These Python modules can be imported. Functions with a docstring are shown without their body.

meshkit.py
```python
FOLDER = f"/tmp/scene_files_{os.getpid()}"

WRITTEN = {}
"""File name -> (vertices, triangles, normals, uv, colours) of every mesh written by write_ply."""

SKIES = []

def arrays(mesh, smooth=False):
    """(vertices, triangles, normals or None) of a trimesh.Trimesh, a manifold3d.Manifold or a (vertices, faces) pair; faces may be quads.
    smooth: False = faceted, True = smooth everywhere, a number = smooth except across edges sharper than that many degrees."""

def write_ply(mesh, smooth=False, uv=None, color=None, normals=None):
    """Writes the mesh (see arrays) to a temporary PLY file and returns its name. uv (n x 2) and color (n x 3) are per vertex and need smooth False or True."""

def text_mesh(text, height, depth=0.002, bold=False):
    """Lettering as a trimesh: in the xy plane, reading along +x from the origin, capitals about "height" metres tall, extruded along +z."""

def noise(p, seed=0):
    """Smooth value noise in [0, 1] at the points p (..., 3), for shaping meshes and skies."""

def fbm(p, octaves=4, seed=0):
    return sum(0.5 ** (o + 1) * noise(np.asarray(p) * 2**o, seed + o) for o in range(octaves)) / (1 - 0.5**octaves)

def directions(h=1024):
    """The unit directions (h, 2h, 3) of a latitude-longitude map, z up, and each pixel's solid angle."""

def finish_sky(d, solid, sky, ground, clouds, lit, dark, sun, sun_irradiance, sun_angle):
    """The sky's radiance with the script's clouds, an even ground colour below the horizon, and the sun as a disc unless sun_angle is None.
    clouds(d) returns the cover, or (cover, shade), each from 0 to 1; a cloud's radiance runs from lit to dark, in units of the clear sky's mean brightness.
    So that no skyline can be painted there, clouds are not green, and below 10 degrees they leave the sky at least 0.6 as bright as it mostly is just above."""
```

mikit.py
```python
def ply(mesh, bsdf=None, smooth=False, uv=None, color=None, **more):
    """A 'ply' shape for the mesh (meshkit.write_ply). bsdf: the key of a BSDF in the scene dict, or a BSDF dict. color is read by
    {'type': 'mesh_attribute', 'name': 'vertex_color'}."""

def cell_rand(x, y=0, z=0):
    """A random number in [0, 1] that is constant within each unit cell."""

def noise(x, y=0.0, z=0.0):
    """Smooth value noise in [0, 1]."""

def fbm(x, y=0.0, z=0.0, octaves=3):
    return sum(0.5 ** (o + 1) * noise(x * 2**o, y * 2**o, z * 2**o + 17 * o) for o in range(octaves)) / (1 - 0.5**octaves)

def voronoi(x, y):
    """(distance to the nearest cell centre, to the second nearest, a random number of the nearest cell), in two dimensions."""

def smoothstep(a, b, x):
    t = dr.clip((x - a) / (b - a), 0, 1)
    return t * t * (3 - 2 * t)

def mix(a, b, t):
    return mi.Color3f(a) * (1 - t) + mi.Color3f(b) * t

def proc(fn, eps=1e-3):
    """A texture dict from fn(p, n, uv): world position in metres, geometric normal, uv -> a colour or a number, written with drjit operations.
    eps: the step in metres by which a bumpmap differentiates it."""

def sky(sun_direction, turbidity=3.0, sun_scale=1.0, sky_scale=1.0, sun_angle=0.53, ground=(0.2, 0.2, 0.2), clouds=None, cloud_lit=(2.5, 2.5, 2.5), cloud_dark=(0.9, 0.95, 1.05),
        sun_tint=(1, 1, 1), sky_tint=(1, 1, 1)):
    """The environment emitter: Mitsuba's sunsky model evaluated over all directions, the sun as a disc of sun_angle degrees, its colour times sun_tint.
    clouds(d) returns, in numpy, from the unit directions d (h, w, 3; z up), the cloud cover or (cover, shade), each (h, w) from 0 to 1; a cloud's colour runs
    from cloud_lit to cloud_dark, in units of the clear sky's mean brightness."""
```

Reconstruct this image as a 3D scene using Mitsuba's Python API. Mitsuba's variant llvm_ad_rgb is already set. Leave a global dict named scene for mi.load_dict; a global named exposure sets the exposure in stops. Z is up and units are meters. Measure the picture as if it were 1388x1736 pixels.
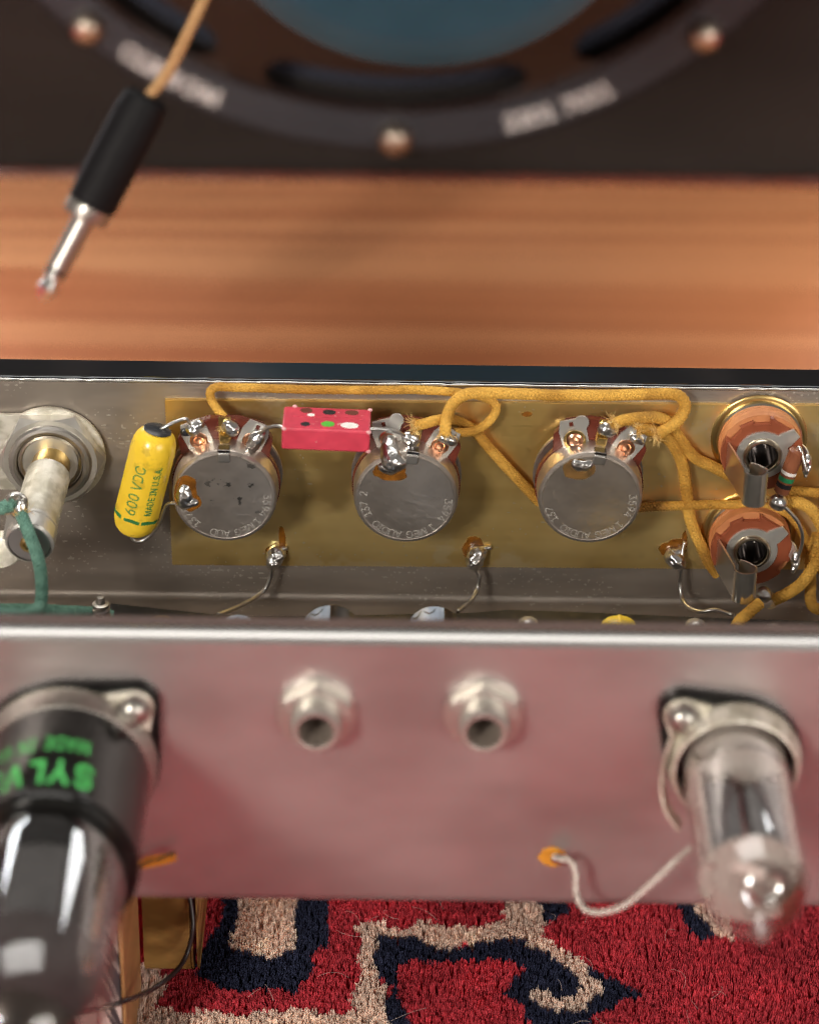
import math, numpy as np, trimesh, mitsuba as mi, mikit, meshkit
import drjit as dr
import manifold3d as m3
from shapely.geometry import Polygon, Point, LineString, box as sbox
from shapely.ops import unary_union
from shapely import affinity, contains_xy
from mikit import proc, noise, fbm, smoothstep, mix

T = mi.ScalarTransform4f
scene, labels = {}, {}
MM = 0.001

# ------------------------------------------------------------------ camera, light, exposure
EYE, FWD, UPV = np.array([0.00000, -0.58890, 0.36300]), np.array([0.00000, 0.86603, -0.50000]), np.array([-0.01309, 0.49996, 0.86595])
scene['camera'] = {'type': 'thinlens', 'fov': 19.6968, 'fov_axis': 'y', 'aperture_radius': 0.0054, 'focus_distance': 0.672,
                   'near_clip': 0.05, 'far_clip': 60.0,
                   'to_world': T().look_at(origin=EYE.tolist(), target=(EYE + FWD).tolist(), up=UPV.tolist())}
exposure = 0.0
# the dim warm room around, its ceiling light and daylight windows, plus one added low fill
scene['room_light'] = {'type': 'constant', 'radiance': {'type': 'rgb', 'value': [0.19, 0.175, 0.162]}}

def lamp(key, pos, target, w, h, rad, label):
    scene[key] = {'type': 'rectangle', 'to_world': T().look_at(origin=list(pos), target=list(target), up=[0, 0.02, 1]).scale([w / 2, h / 2, 1]),
                  'bsdf': {'type': 'diffuse', 'reflectance': {'type': 'rgb', 'value': [0.1, 0.1, 0.1]}},
                  'emitter': {'type': 'area', 'radiance': {'type': 'rgb', 'value': list(rad)}}}
    labels[key] = {'label': label, 'category': 'window' if 'window' in key else 'lamp'}
lamp('ceiling_lamp', (-0.1, 0.62, 1.75), (0, 0.05, 0), 1.5, 1.1, (4.5, 4.35, 4.1), 'broad pale ceiling lamp above the amplifier, outside the picture')
lamp('window_light', (-1.05, -1.80, 0.95), (0, 0.1, 0), 0.42, 0.48, (62, 58, 52), 'bright window in front of the amplifier at the left, outside the picture')
lamp('window_light_001', (-1.05, 1.9, 0.52), (0, 0, 0), 0.5, 1.1, (12.5, 12.8, 13.2), 'tall window behind the cabinet at the left, outside the picture')
lamp('window_light_002', (1.0, 1.9, 0.75), (0, 0, 0), 0.4, 1.0, (9.5, 9.5, 9.4), 'tall window behind the cabinet at the right, outside the picture')
lamp('window_light_003', (1.3, -2.0, 0.60), (0, 0, 0), 1.3, 0.9, (6.5, 6.1, 5.6), 'added wide low fill light for the rug behind the camera at the right, outside the picture')  # fill added to brighten the rug from the front

# ------------------------------------------------------------------ helpers (mesh code in millimetres)
def V(x, y, z): return np.array([x, y, z], float)

def sector(prof, p0, axis, a0, a1, n=40):
    d, a, b = frame(axis); p0 = np.asarray(p0, float); prof = np.asarray(prof, float); k = len(prof)
    th = np.radians(np.linspace(a0, a1, n)); ring = np.cos(th)[:, None] * a + np.sin(th)[:, None] * b
    v = (p0 + prof[:, None, 1, None] * d + prof[:, None, 0, None] * ring[None]).reshape(-1, 3)
    i, j = np.meshgrid(np.arange(k - 1), np.arange(n - 1), indexing='ij')
    q = np.stack([i * n + j, i * n + j + 1, (i + 1) * n + j + 1, (i + 1) * n + j], -1).reshape(-1, 4)
    return tm(v, np.vstack([q[:, [0, 1, 2]], q[:, [0, 2, 3]]]))

def tm(v, f): return trimesh.Trimesh(np.asarray(v, float), np.asarray(f, int), process=False)

def cat(*ms):
    ms = [m for x in ms for m in (x if isinstance(x, (list, tuple)) else [x])]
    return trimesh.util.concatenate(ms)

def frame(d):
    d = np.asarray(d, float); d = d / np.linalg.norm(d)
    a = np.cross(d, [0, 0, 1.0] if abs(d[2]) < 0.9 else [1.0, 0, 0]); a /= np.linalg.norm(a)
    return d, a, np.cross(d, a)

def lathe(prof, p0, axis, n=56):
    """profile of (radius, distance along the axis) turned about the axis"""
    d, a, b = frame(axis); p0 = np.asarray(p0, float)
    prof = np.asarray(prof, float); k = len(prof)
    th = np.arange(n) * 2 * np.pi / n
    ring = np.cos(th)[:, None] * a + np.sin(th)[:, None] * b
    v = (p0 + prof[:, None, 1, None] * d + prof[:, None, 0, None] * ring[None]).reshape(-1, 3)
    f = []
    i, j = np.meshgrid(np.arange(k - 1), np.arange(n), indexing='ij')
    q = np.stack([i * n + j, i * n + (j + 1) % n, (i + 1) * n + (j + 1) % n, (i + 1) * n + j], -1).reshape(-1, 4)
    f = np.vstack([q[:, [0, 1, 2]], q[:, [0, 2, 3]]])
    m = tm(v, f)
    m.merge_vertices(); m.update_faces(m.nondegenerate_faces())
    return m

def cyl(p0, p1, r, r1=None, n=40, ch=0.15):
    p0, p1 = np.asarray(p0, float), np.asarray(p1, float)
    L = np.linalg.norm(p1 - p0); r1 = r if r1 is None else r1
    ch = min(ch, L * .3, r * .4)
    return lathe([(0, 0), (r - ch, 0), (r, ch), (r1, L - ch), (r1 - ch, L), (0, L)], p0, p1 - p0, n)

def rbox(lo, hi, r=0.5, seg=8):
    lo, hi = np.asarray(lo, float), np.asarray(hi, float)
    s = m3.Manifold.sphere(r, seg)
    parts = [s.translate([(lo[0] + r, hi[0] - r)[i], (lo[1] + r, hi[1] - r)[j], (lo[2] + r, hi[2] - r)[k]]) for i in (0, 1) for j in (0, 1) for k in (0, 1)]
    h = m3.Manifold.batch_hull(parts).to_mesh()
    return tm(h.vert_properties[:, :3], h.tri_verts)

def place(m, origin, ex, ey, ez):
    M = np.eye(4); M[:3, 0], M[:3, 1], M[:3, 2], M[:3, 3] = ex, ey, ez, origin
    m = m.copy(); m.apply_transform(M)
    return m

def extr(poly, h, ch=0.0):
    """shapely polygon extruded along +z, optionally with a small chamfer on its top edge"""
    out = []
    for g in getattr(poly, 'geoms', [poly]):
        if g.area < 1e-6: continue
        if ch > 0:
            out.append(trimesh.creation.extrude_polygon(g, h - ch, engine='earcut'))
            gi = g.buffer(-ch)
            for q in getattr(gi, 'geoms', [gi]):
                if q.area > 1e-6:
                    t = trimesh.creation.extrude_polygon(q, ch, engine='earcut'); t.apply_translation([0, 0, h - ch]); out.append(t)
        else:
            out.append(trimesh.creation.extrude_polygon(g, h, engine='earcut'))
    return cat(out)

def onwall(poly, y, h, ch=0.0):
    """polygon given in (X, Z), lying at Y=y and growing h towards the viewer (-Y)"""
    return place(extr(poly, h, ch), (0, y, 0), (1, 0, 0), (0, 0, 1), (0, -1, 0))

def onfloor(poly, z, h, ch=0.0):
    return place(extr(poly, h, ch), (0, 0, z), (1, 0, 0), (0, 1, 0), (0, 0, 1))

def spline(pts, step=0.5):
    p = np.asarray(pts, float)
    if len(p) == 2: p = np.vstack([p[0], p.mean(0), p[1]])
    P = np.vstack([2 * p[0] - p[1], p, 2 * p[-1] - p[-2]])
    out = []
    for i in range(1, len(P) - 2):
        n = max(2, int(np.linalg.norm(P[i + 1] - P[i]) / step))
        t = (np.arange(n) / n)[:, None]
        a, b, c, d = P[i - 1], P[i], P[i + 1], P[i + 2]
        out.append(0.5 * (2 * b + (c - a) * t + (2 * a - 5 * b + 4 * c - d) * t ** 2 + (3 * b - a - 3 * c + d) * t ** 3))
    out.append(p[-1:])
    return np.vstack(out)

def sweep(path, rad, sides=14, fn=None, cap=True):
    """round section along a polyline, with a frame that does not twist; fn(s, theta) scales the radius"""
    p = np.asarray(path, float); n = len(p)
    t = np.gradient(p, axis=0); t /= np.linalg.norm(t, axis=1, keepdims=True) + 1e-12
    a = frame(t[0])[1]; A = []
    for i in range(n):
        a = a - t[i] * (a @ t[i]); a /= np.linalg.norm(a); A.append(a)
    A = np.array(A); B = np.cross(t, A)
    s = np.concatenate([[0], np.cumsum(np.linalg.norm(np.diff(p, axis=0), axis=1))])
    th = np.arange(sides) * 2 * np.pi / sides
    R = np.broadcast_to(np.asarray(rad, float).reshape(-1, 1), (n, 1)) * np.ones((n, sides))
    if fn is not None: R = R * fn(s[:, None], th[None, :])
    v = (p[:, None] + R[..., None] * (np.cos(th)[None, :, None] * A[:, None] + np.sin(th)[None, :, None] * B[:, None])).reshape(-1, 3)
    i, j = np.meshgrid(np.arange(n - 1), np.arange(sides), indexing='ij')
    q = np.stack([i * sides + j, i * sides + (j + 1) % sides, (i + 1) * sides + (j + 1) % sides, (i + 1) * sides + j], -1).reshape(-1, 4)
    f = np.vstack([q[:, [0, 1, 2]], q[:, [0, 2, 3]]])
    if cap:
        v = np.vstack([v, p[:1], p[-1:]]); c0, c1 = len(v) - 2, len(v) - 1
        j = np.arange(sides)
        f = np.vstack([f, np.stack([np.full(sides, c0), (j + 1) % sides, j], 1), np.stack([np.full(sides, c1), (n - 1) * sides + j, (n - 1) * sides + (j + 1) % sides], 1)])
    return tm(v, f)

def ribbon(path, width_dir, width, th):
    """a strip of sheet metal: a polyline swept sideways, with thickness"""
    p = np.asarray(path, float); w = np.asarray(width_dir, float); w = w / np.linalg.norm(w)
    t = np.gradient(p, axis=0); t /= np.linalg.norm(t, axis=1, keepdims=True)
    nn = np.cross(t, w); nn /= np.linalg.norm(nn, axis=1, keepdims=True)
    W = np.broadcast_to(np.asarray(width, float).reshape(-1, 1) if np.ndim(width) else np.full((1, 1), float(width)), (len(p), 1))
    c = [p + nn * th / 2 + w * W / 2, p - nn * th / 2 + w * W / 2, p - nn * th / 2 - w * W / 2, p + nn * th / 2 - w * W / 2]
    v = np.stack(c, 1).reshape(-1, 3); n = len(p); f = []
    for i in range(n - 1):
        for k in range(4):
            a, b, cc, d = i * 4 + k, i * 4 + (k + 1) % 4, (i + 1) * 4 + (k + 1) % 4, (i + 1) * 4 + k
            f += [[a, b, cc], [a, cc, d]]
    e = (n - 1) * 4
    f += [[0, 2, 1], [0, 3, 2], [e, e + 1, e + 2], [e, e + 2, e + 3]]
    m = tm(v, f); m.fix_normals()
    return m

def blob(c, r, seed=1, amp=0.18, sc=0.9, sub=3):
    m = trimesh.creation.icosphere(subdivisions=sub); v = np.array(m.vertices)
    k = 1 + amp * 2 * (meshkit.fbm(v * sc + 11.3 * seed, 2, seed) - 0.5)
    m.vertices = v * k[:, None] * np.asarray(r, float) + np.asarray(c, float)
    return m

def hullblob(spheres, seed=1, amp=0.06, fine=0.35):
    """solder: hull of spheres, pairwise, softened and made uneven"""
    S = [m3.Manifold.sphere(r, 24).translate(list(map(float, c))) for c, r in spheres]
    H = m3.Manifold.batch_boolean([m3.Manifold.batch_hull([a, b]) for a, b in zip(S[:-1], S[1:])], m3.OpType.Add) if len(S) > 1 else S[0]
    H = H.refine_to_length(fine).to_mesh()
    m = trimesh.Trimesh(H.vert_properties[:, :3], H.tri_verts)
    trimesh.smoothing.filter_taubin(m, lamb=0.6, nu=0.3, iterations=12)
    v = np.array(m.vertices); n = np.array(m.vertex_normals)
    m.vertices = v + n * (meshkit.fbm(v * 0.9 + 7.1 * seed, 2, seed)[:, None] - 0.5) * amp * 8
    return m

def wobble(r, seed, n=40, amp=0.35, sx=1.0, sy=1.0):
    th = np.arange(n) * 2 * np.pi / n
    k = 1 + amp * 2 * (meshkit.fbm(np.stack([np.cos(th) * 1.3 + seed * 5.7, np.sin(th) * 1.3, th * 0 + seed], 1), 3, seed) - 0.5)
    return Polygon(np.stack([np.cos(th) * r * k * sx, np.sin(th) * r * k * sy], 1)).buffer(0)

def hexagon(r, rot=0.0):
    a = np.radians(rot) + np.arange(6) * np.pi / 3
    return Polygon(np.stack([r * np.cos(a), r * np.sin(a)], 1))

def add(name, mesh, bsdf, parent=None, smooth=35, label=None, category=None, group=None, kind=None, color=None):
    key = name if parent is None else parent + '__' + name
    if key in scene or key in USED:
        k = 1
        while f'{key}_{k:03d}' in scene or f'{key}_{k:03d}' in USED: k += 1
        key = f'{key}_{k:03d}'
    v, f = np.asarray(mesh.vertices, float) * MM, np.asarray(mesh.faces)
    scene[key] = mikit.ply(tm(v, f), bsdf, smooth=smooth, **({'color': color} if color is not None else {}))
    d = {k: x for k, x in (('label', label), ('category', category), ('group', group), ('kind', kind)) if x}
    if d: labels[key] = d
    return key

USED = set()
def thing(name, label, category, group=None):
    key = name; k = 0
    while key in USED or key in scene: k += 1; key = f'{name}_{k:03d}'
    USED.add(key); labels[key] = {'label': label, 'category': category}
    if group: labels[key]['group'] = group
    return key

# ------------------------------------------------------------------ materials
def rgb(*c): return {'type': 'rgb', 'value': list(c)}
def mat(name, base, rough=0.5, metal=0.0, bump=None, scale=1.0, **more):
    d = {'type': 'principled', 'base_color': rgb(*base) if isinstance(base, tuple) else base,
         'roughness': rough, 'metallic': metal, **more}
    if bump is not None:
        d = {'type': 'bumpmap', 'arbitrary': bump, 'scale': scale, 'bsdf': d}
    scene[name] = {'type': 'twosided', 'bsdf': d}
    return name

def K(p, s): return p.x * s, p.y * s, p.z * s

def steel_col(p, n, uv):
    a = fbm(p.x * 30, p.y * 30, p.z * 120, 4)
    speck = smoothstep(0.80, 0.86, noise(p.x * 1500, p.y * 1500, p.z * 1500)) * smoothstep(0.45, 0.7, noise(p.x * 90, p.y * 90, p.z * 90))
    c = mix((0.34, 0.295, 0.255), (0.48, 0.42, 0.365), smoothstep(0.3, 0.7, a))
    return mix(c, (0.75, 0.72, 0.66), speck * 0.7)
def steel_bump(p, n, uv):
    return 0.00004 * noise(p.x * 60, p.y * 2500, p.z * 2500) + 0.00006 * fbm(*K(p, 260), 2)
mat('dull_steel', proc(steel_col), 0.42, 0.78, proc(steel_bump, 2e-4))

def plate_col(p, n, uv):
    a = fbm(p.x * 25, p.y * 25, p.z * 40, 4)
    return mix((0.40, 0.365, 0.355), (0.53, 0.485, 0.475), smoothstep(0.3, 0.7, a))
def plate_rough(p, n, uv):
    return 0.30 + 0.20 * fbm(p.x * 70, p.y * 70, p.z * 30, 4)
mat('tube_panel_metal', proc(plate_col), proc(plate_rough), 0.76)
mat('flange_metal', (0.42, 0.41, 0.40), 0.3, 1.0)
mat('dark_flange', (0.20, 0.21, 0.23), 0.16, 1.0)

def brass_col(p, n, uv):
    a = fbm(p.x * 45, p.y * 45, p.z * 45, 5)
    b = fbm(p.x * 16 + 9, p.y * 16, p.z * 210, 3)
    c = mix((0.74, 0.50, 0.165), (1.0, 0.74, 0.31), smoothstep(0.30, 0.68, a * 0.75 + b * 0.25))
    blot = smoothstep(0.56, 0.70, fbm(p.x * 130 + 40, p.y * 130, p.z * 130, 4)) * smoothstep(0.45, 0.62, noise(p.x * 28 + 5.5, p.y * 28, p.z * 28 + 3.2))
    c = mix(c, (1.0, 0.80, 0.45), blot * 0.75)
    st = smoothstep(0.56, 0.74, fbm(p.x * 60 + 3, p.y * 60, p.z * 60 + 8, 4))
    c = mix(c, (0.30, 0.17, 0.05), st * 0.6)
    speck = smoothstep(0.82, 0.87, noise(p.x * 1600, p.y * 1600, p.z * 1600)) * smoothstep(0.4, 0.7, noise(p.x * 120, p.y * 90, p.z * 90))
    return mix(c, (0.85, 0.74, 0.52), speck * 0.8)
def brass_bump(p, n, uv):
    return 0.00003 * noise(p.x * 40, p.y * 3000, p.z * 3000) + 0.00005 * fbm(*K(p, 300), 2)
mat('tarnished_brass', proc(brass_col), 0.36, 0.86, proc(brass_bump, 2e-4))
mat('clean_brass', (0.62, 0.44, 0.17), 0.28, 1.0)

def can_col(p, n, uv):
    a = fbm(*K(p, 160), 4)
    c = mix((0.47, 0.415, 0.365), (0.60, 0.535, 0.475), smoothstep(0.25, 0.75, a))
    dirt = smoothstep(0.66, 0.74, fbm(p.x * 420, p.y * 420, p.z * 420, 4)) * smoothstep(0.012, 0.004, dr.sqrt(dr.square(p.x + 0.0385) + dr.square(p.z - 0.037)))
    return mix(c, (0.10, 0.095, 0.085), dirt * 0.9)
def can_bump(p, n, uv): return 0.00008 * fbm(*K(p, 900), 2)
mat('can_metal', proc(can_col), 0.34, 0.9, proc(can_bump, 1.5e-4))
mat('stamp_metal', (0.52, 0.485, 0.445), 0.45, 0.5)
mat('lug_metal', (0.58, 0.565, 0.53), 0.34, 0.68, proc(lambda p, n, uv: 0.00008 * fbm(*K(p, 1100), 2), 1.5e-4))
mat('nickel', (0.47, 0.445, 0.41), 0.34, 0.92)
mat('brassy_nickel', (0.60, 0.53, 0.41), 0.24, 1.0)
mat('spring_metal', proc(lambda p, n, uv: mix((0.62, 0.59, 0.53), (0.80, 0.77, 0.71), fbm(p.x * 300, p.y * 60, p.z * 300, 3))), 0.16, 0.95)
mat('zinc_cream', proc(lambda p, n, uv: mix((0.50, 0.47, 0.38), (0.80, 0.77, 0.68), smoothstep(0.3, 0.7, fbm(*K(p, 330), 4)))), 0.42, 0.5, proc(lambda p, n, uv: 0.0002 * fbm(*K(p, 700), 3), 2e-4))
mat('jack_metal', (0.52, 0.495, 0.455), 0.33, 0.68)
mat('end_metal', (0.42, 0.41, 0.42), 0.25, 0.8)
mat('nut_metal', proc(lambda p, n, uv: mix((0.56, 0.54, 0.49), (0.74, 0.72, 0.67), fbm(*K(p, 300), 3))), 0.3, 0.8)
mat('mirror_dark', (0.24, 0.225, 0.22), 0.14, 1.0)
mat('bore_dark', (0.26, 0.215, 0.18), 0.6, 0.3)
mat('solder', (0.70, 0.69, 0.67), 0.23, 1.0, proc(lambda p, n, uv: 0.00022 * fbm(*K(p, 900), 2), 1.5e-4))
mat('tinned_wire', (0.74, 0.73, 0.70), 0.26, 1.0)
mat('copper', (0.88, 0.47, 0.29), 0.22, 1.0)
mat('flux', proc(lambda p, n, uv: mix((0.03, 0.008, 0.001), (0.34, 0.125, 0.012), fbm(*K(p, 500), 3))), 0.12, 0.0, clearcoat=0.8, clearcoat_gloss=0.95)
mat('flux_dark', proc(lambda p, n, uv: mix((0.06, 0.04, 0.02), (0.24, 0.12, 0.03), fbm(*K(p, 500), 3))), 0.2, 0.0, clearcoat=0.6)
mat('phenolic_dark', proc(lambda p, n, uv: mix((0.075, 0.012, 0.006), (0.14, 0.026, 0.012), fbm(*K(p, 300), 3))), 0.25, 0.0, clearcoat=0.5)
mat('phenolic', proc(lambda p, n, uv: mix((0.21, 0.050, 0.022), (0.31, 0.085, 0.038), fbm(p.x * 150, p.y * 900, p.z * 150, 3))), 0.38)
mat('phenolic_edge', proc(lambda p, n, uv: mix((0.42, 0.15, 0.055), (0.58, 0.24, 0.10), fbm(p.x * 200, p.y * 1500, p.z * 200, 3))), 0.5)
def wire_col(p, n, uv):
    a = fbm(*K(p, 160), 3); b = noise(*K(p, 2600))
    c = mix((0.42, 0.200, 0.024), (0.69, 0.385, 0.066), smoothstep(0.25, 0.75, a))
    c = mix(c, (0.25, 0.11, 0.02), 0.75 * smoothstep(0.56, 0.72, fbm(*K(p, 75), 3)))
    return c * (0.76 + 0.32 * b)
mat('yellow_cloth', proc(wire_col), 0.85, 0.0, sheen=0.6, sheen_tint=0.6)
mat('frayed_cloth', proc(lambda p, n, uv: mix((0.55, 0.30, 0.08), (0.85, 0.66, 0.28), noise(*K(p, 900)))), 0.9, 0.0)
mat('green_cloth', proc(lambda p, n, uv: mix((0.055, 0.145, 0.110), (0.17, 0.33, 0.26), fbm(*K(p, 700), 3))), 0.9, 0.0, sheen=0.5)
mat('yellow_paint', proc(lambda p, n, uv: mix((0.78, 0.50, 0.022), (0.86, 0.60, 0.045), fbm(*K(p, 120), 3)) * (1 - 0.22 * smoothstep(0.62, 0.74, fbm(*K(p, 500), 3)))), 0.26, 0.0, proc(lambda p, n, uv: 0.00025 * fbm(*K(p, 160), 2), 3e-4), clearcoat=0.5, clearcoat_gloss=0.9)
mat('green_ink', (0.03, 0.17, 0.045), 0.5)
mat('bright_green_ink', (0.06, 0.50, 0.10), 0.5)
mat('black_wax', (0.015, 0.016, 0.02), 0.3)
def red_col(p, n, uv):
    c = mix((0.52, 0.035, 0.065), (0.64, 0.055, 0.095), fbm(*K(p, 150), 3))
    chip = smoothstep(0.86, 0.90, noise(*K(p, 1500))) * smoothstep(0.5, 0.7, noise(*K(p, 200)))
    return mix(c, (0.80, 0.55, 0.52), chip * 0.6)
mat('red_bakelite', proc(lambda p, n, uv: red_col(p, n, uv) * (0.80 + 0.28 * fbm(*K(p, 420), 4))), 0.38, 0.0, proc(lambda p, n, uv: 0.0002 * fbm(*K(p, 500), 3), 3e-4))
mat('chipped_edge', (0.70, 0.36, 0.37), 0.6)
for nm, c in (('dot_brown', (0.13, 0.03, 0.02)), ('dot_black', (0.012, 0.011, 0.014)), ('dot_green', (0.09, 0.42, 0.04)), ('dot_white', (0.80, 0.76, 0.72))):
    mat(nm, c, 0.4)
mat('black_board', proc(lambda p, n, uv: mix((0.012, 0.011, 0.010), (0.035, 0.030, 0.026), fbm(*K(p, 400), 3)) + 0.25 * smoothstep(0.80, 0.86, noise(*K(p, 1700)))), 0.55)
mat('black_sleeve', (0.010, 0.010, 0.011), 0.22)
mat('blue_white_print', proc(lambda p, n, uv: mix((0.22, 0.28, 0.37), (0.37, 0.44, 0.53), fbm(*K(p, 250), 3))), 0.25)
def bakelite_col(p, n, uv): return mix((0.006, 0.006, 0.006), (0.012, 0.012, 0.011), fbm(*K(p, 200), 2))
mat('black_bakelite', proc(bakelite_col), 0.14, 0.0, specular=0.25)
mat('black_rubber', (0.006, 0.006, 0.007), 0.6, specular=0.18)
scene['clear_glass'] = {'type': 'thindielectric', 'int_ior': 1.52, 'specular_transmittance': rgb(0.93, 0.91, 0.90)}
scene['smoky_glass'] = {'type': 'thindielectric', 'int_ior': 1.55, 'specular_transmittance': rgb(0.66, 0.64, 0.625)}
mat('getter_mirror', (0.16, 0.10, 0.065), 0.28, 0.5)
mat('getter_dark', proc(lambda p, n, uv: mix((0.020, 0.016, 0.014), (0.085, 0.055, 0.04), fbm(*K(p, 180), 3))), 0.3, 0.3)
mat('tube_plate', proc(lambda p, n, uv: mix((0.10, 0.10, 0.105), (0.17, 0.17, 0.175), fbm(*K(p, 260), 3))), 0.4, 0.3)
mat('white_tab', (0.75, 0.72, 0.68), 0.4, 0.15)
mat('bright_rod', (0.75, 0.72, 0.68), 0.3, 1.0)
mat('mica', (0.42, 0.39, 0.36), 0.3, 0.0)
mat('tan_cord', proc(lambda p, n, uv: mix((0.36, 0.19, 0.075), (0.56, 0.33, 0.15), noise(*K(p, 900)))), 0.85)
def wood_col(p, n, uv):
    wav = fbm(p.x * 3, p.y * 14, 3.0, 3)
    g = fbm(p.x * 1.6, p.y * 62 + wav * 5, 0.0, 4)
    g2 = noise(p.x * 4, p.y * 420, 2.0)
    side = smoothstep(-0.12, 0.16, p.x + 0.06 * (fbm(p.x * 9, p.y * 9, 1.0, 2) - 0.5))  # warmer light on the right is put into the wood colour
    c = mix((0.68, 0.235, 0.110), (0.97, 0.45, 0.225), smoothstep(0.32, 0.66, g * 0.40 + g2 * 0.2 + 0.40 * noise(p.x * 2.2 + wav, p.y * 170 + wav * 4, 7.0)))
    return mix(c, (0.86, 0.32, 0.125), side * 0.55)
mat('orange_pine', proc(wood_col), 0.40, 0.0, clearcoat=0.25, clearcoat_gloss=0.7)
mat('baffle_black', proc(lambda p, n, uv: mix((0.010, 0.0075, 0.0065), (0.022, 0.0165, 0.0145), fbm(p.x * 12, p.y * 40, p.z * 40, 3))), 0.6, specular=0.25)
mat('ring_gray', proc(lambda p, n, uv: mix((0.026, 0.030, 0.040), (0.042, 0.047, 0.058), fbm(*K(p, 40), 3))), 0.42, 0.2)
mat('basket_metal', (0.038, 0.029, 0.027), 0.36, 0.5)
mat('paper_cone', (0.036, 0.042, 0.062), 0.6)
mat('bell_blue', proc(lambda p, n, uv: mix((0.016, 0.055, 0.080), (0.030, 0.082, 0.115), fbm(*K(p, 50), 3))), 0.32, 0.15)
mat('warm_bolt', (0.62, 0.52, 0.43), 0.35, 1.0)
mat('white_print', (0.72, 0.70, 0.70), 0.6)
mat('waxed_paper', proc(lambda p, n, uv: mix((0.11, 0.055, 0.013), (0.34, 0.20, 0.06), smoothstep(0.3, 0.7, fbm(p.x * 90, p.y * 90, p.z * 160, 4)))), 0.22, 0.0, clearcoat=0.8, clearcoat_gloss=0.9)
mat('paper_edge', proc(lambda p, n, uv: mix((0.20, 0.095, 0.030), (0.40, 0.22, 0.095), fbm(p.x * 300, p.y * 60, p.z * 200, 4))), 0.5)
def core_col(p, n, uv):
    s = fbm(p.x * 700 + p.z * 260, p.y * 40, p.z * 55, 3)  # dark streaks are reflections painted into the core colour
    return mix((0.58, 0.50, 0.46), (0.05, 0.045, 0.05), smoothstep(0.54, 0.64, s))
mat('laminations', proc(core_col), 0.45, 0.3)
mat('black_wire', (0.02, 0.015, 0.014), 0.35)
mat('cream_cloth', proc(lambda p, n, uv: mix((0.50, 0.46, 0.40), (0.72, 0.69, 0.63), noise(*K(p, 800)))), 0.8)
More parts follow.
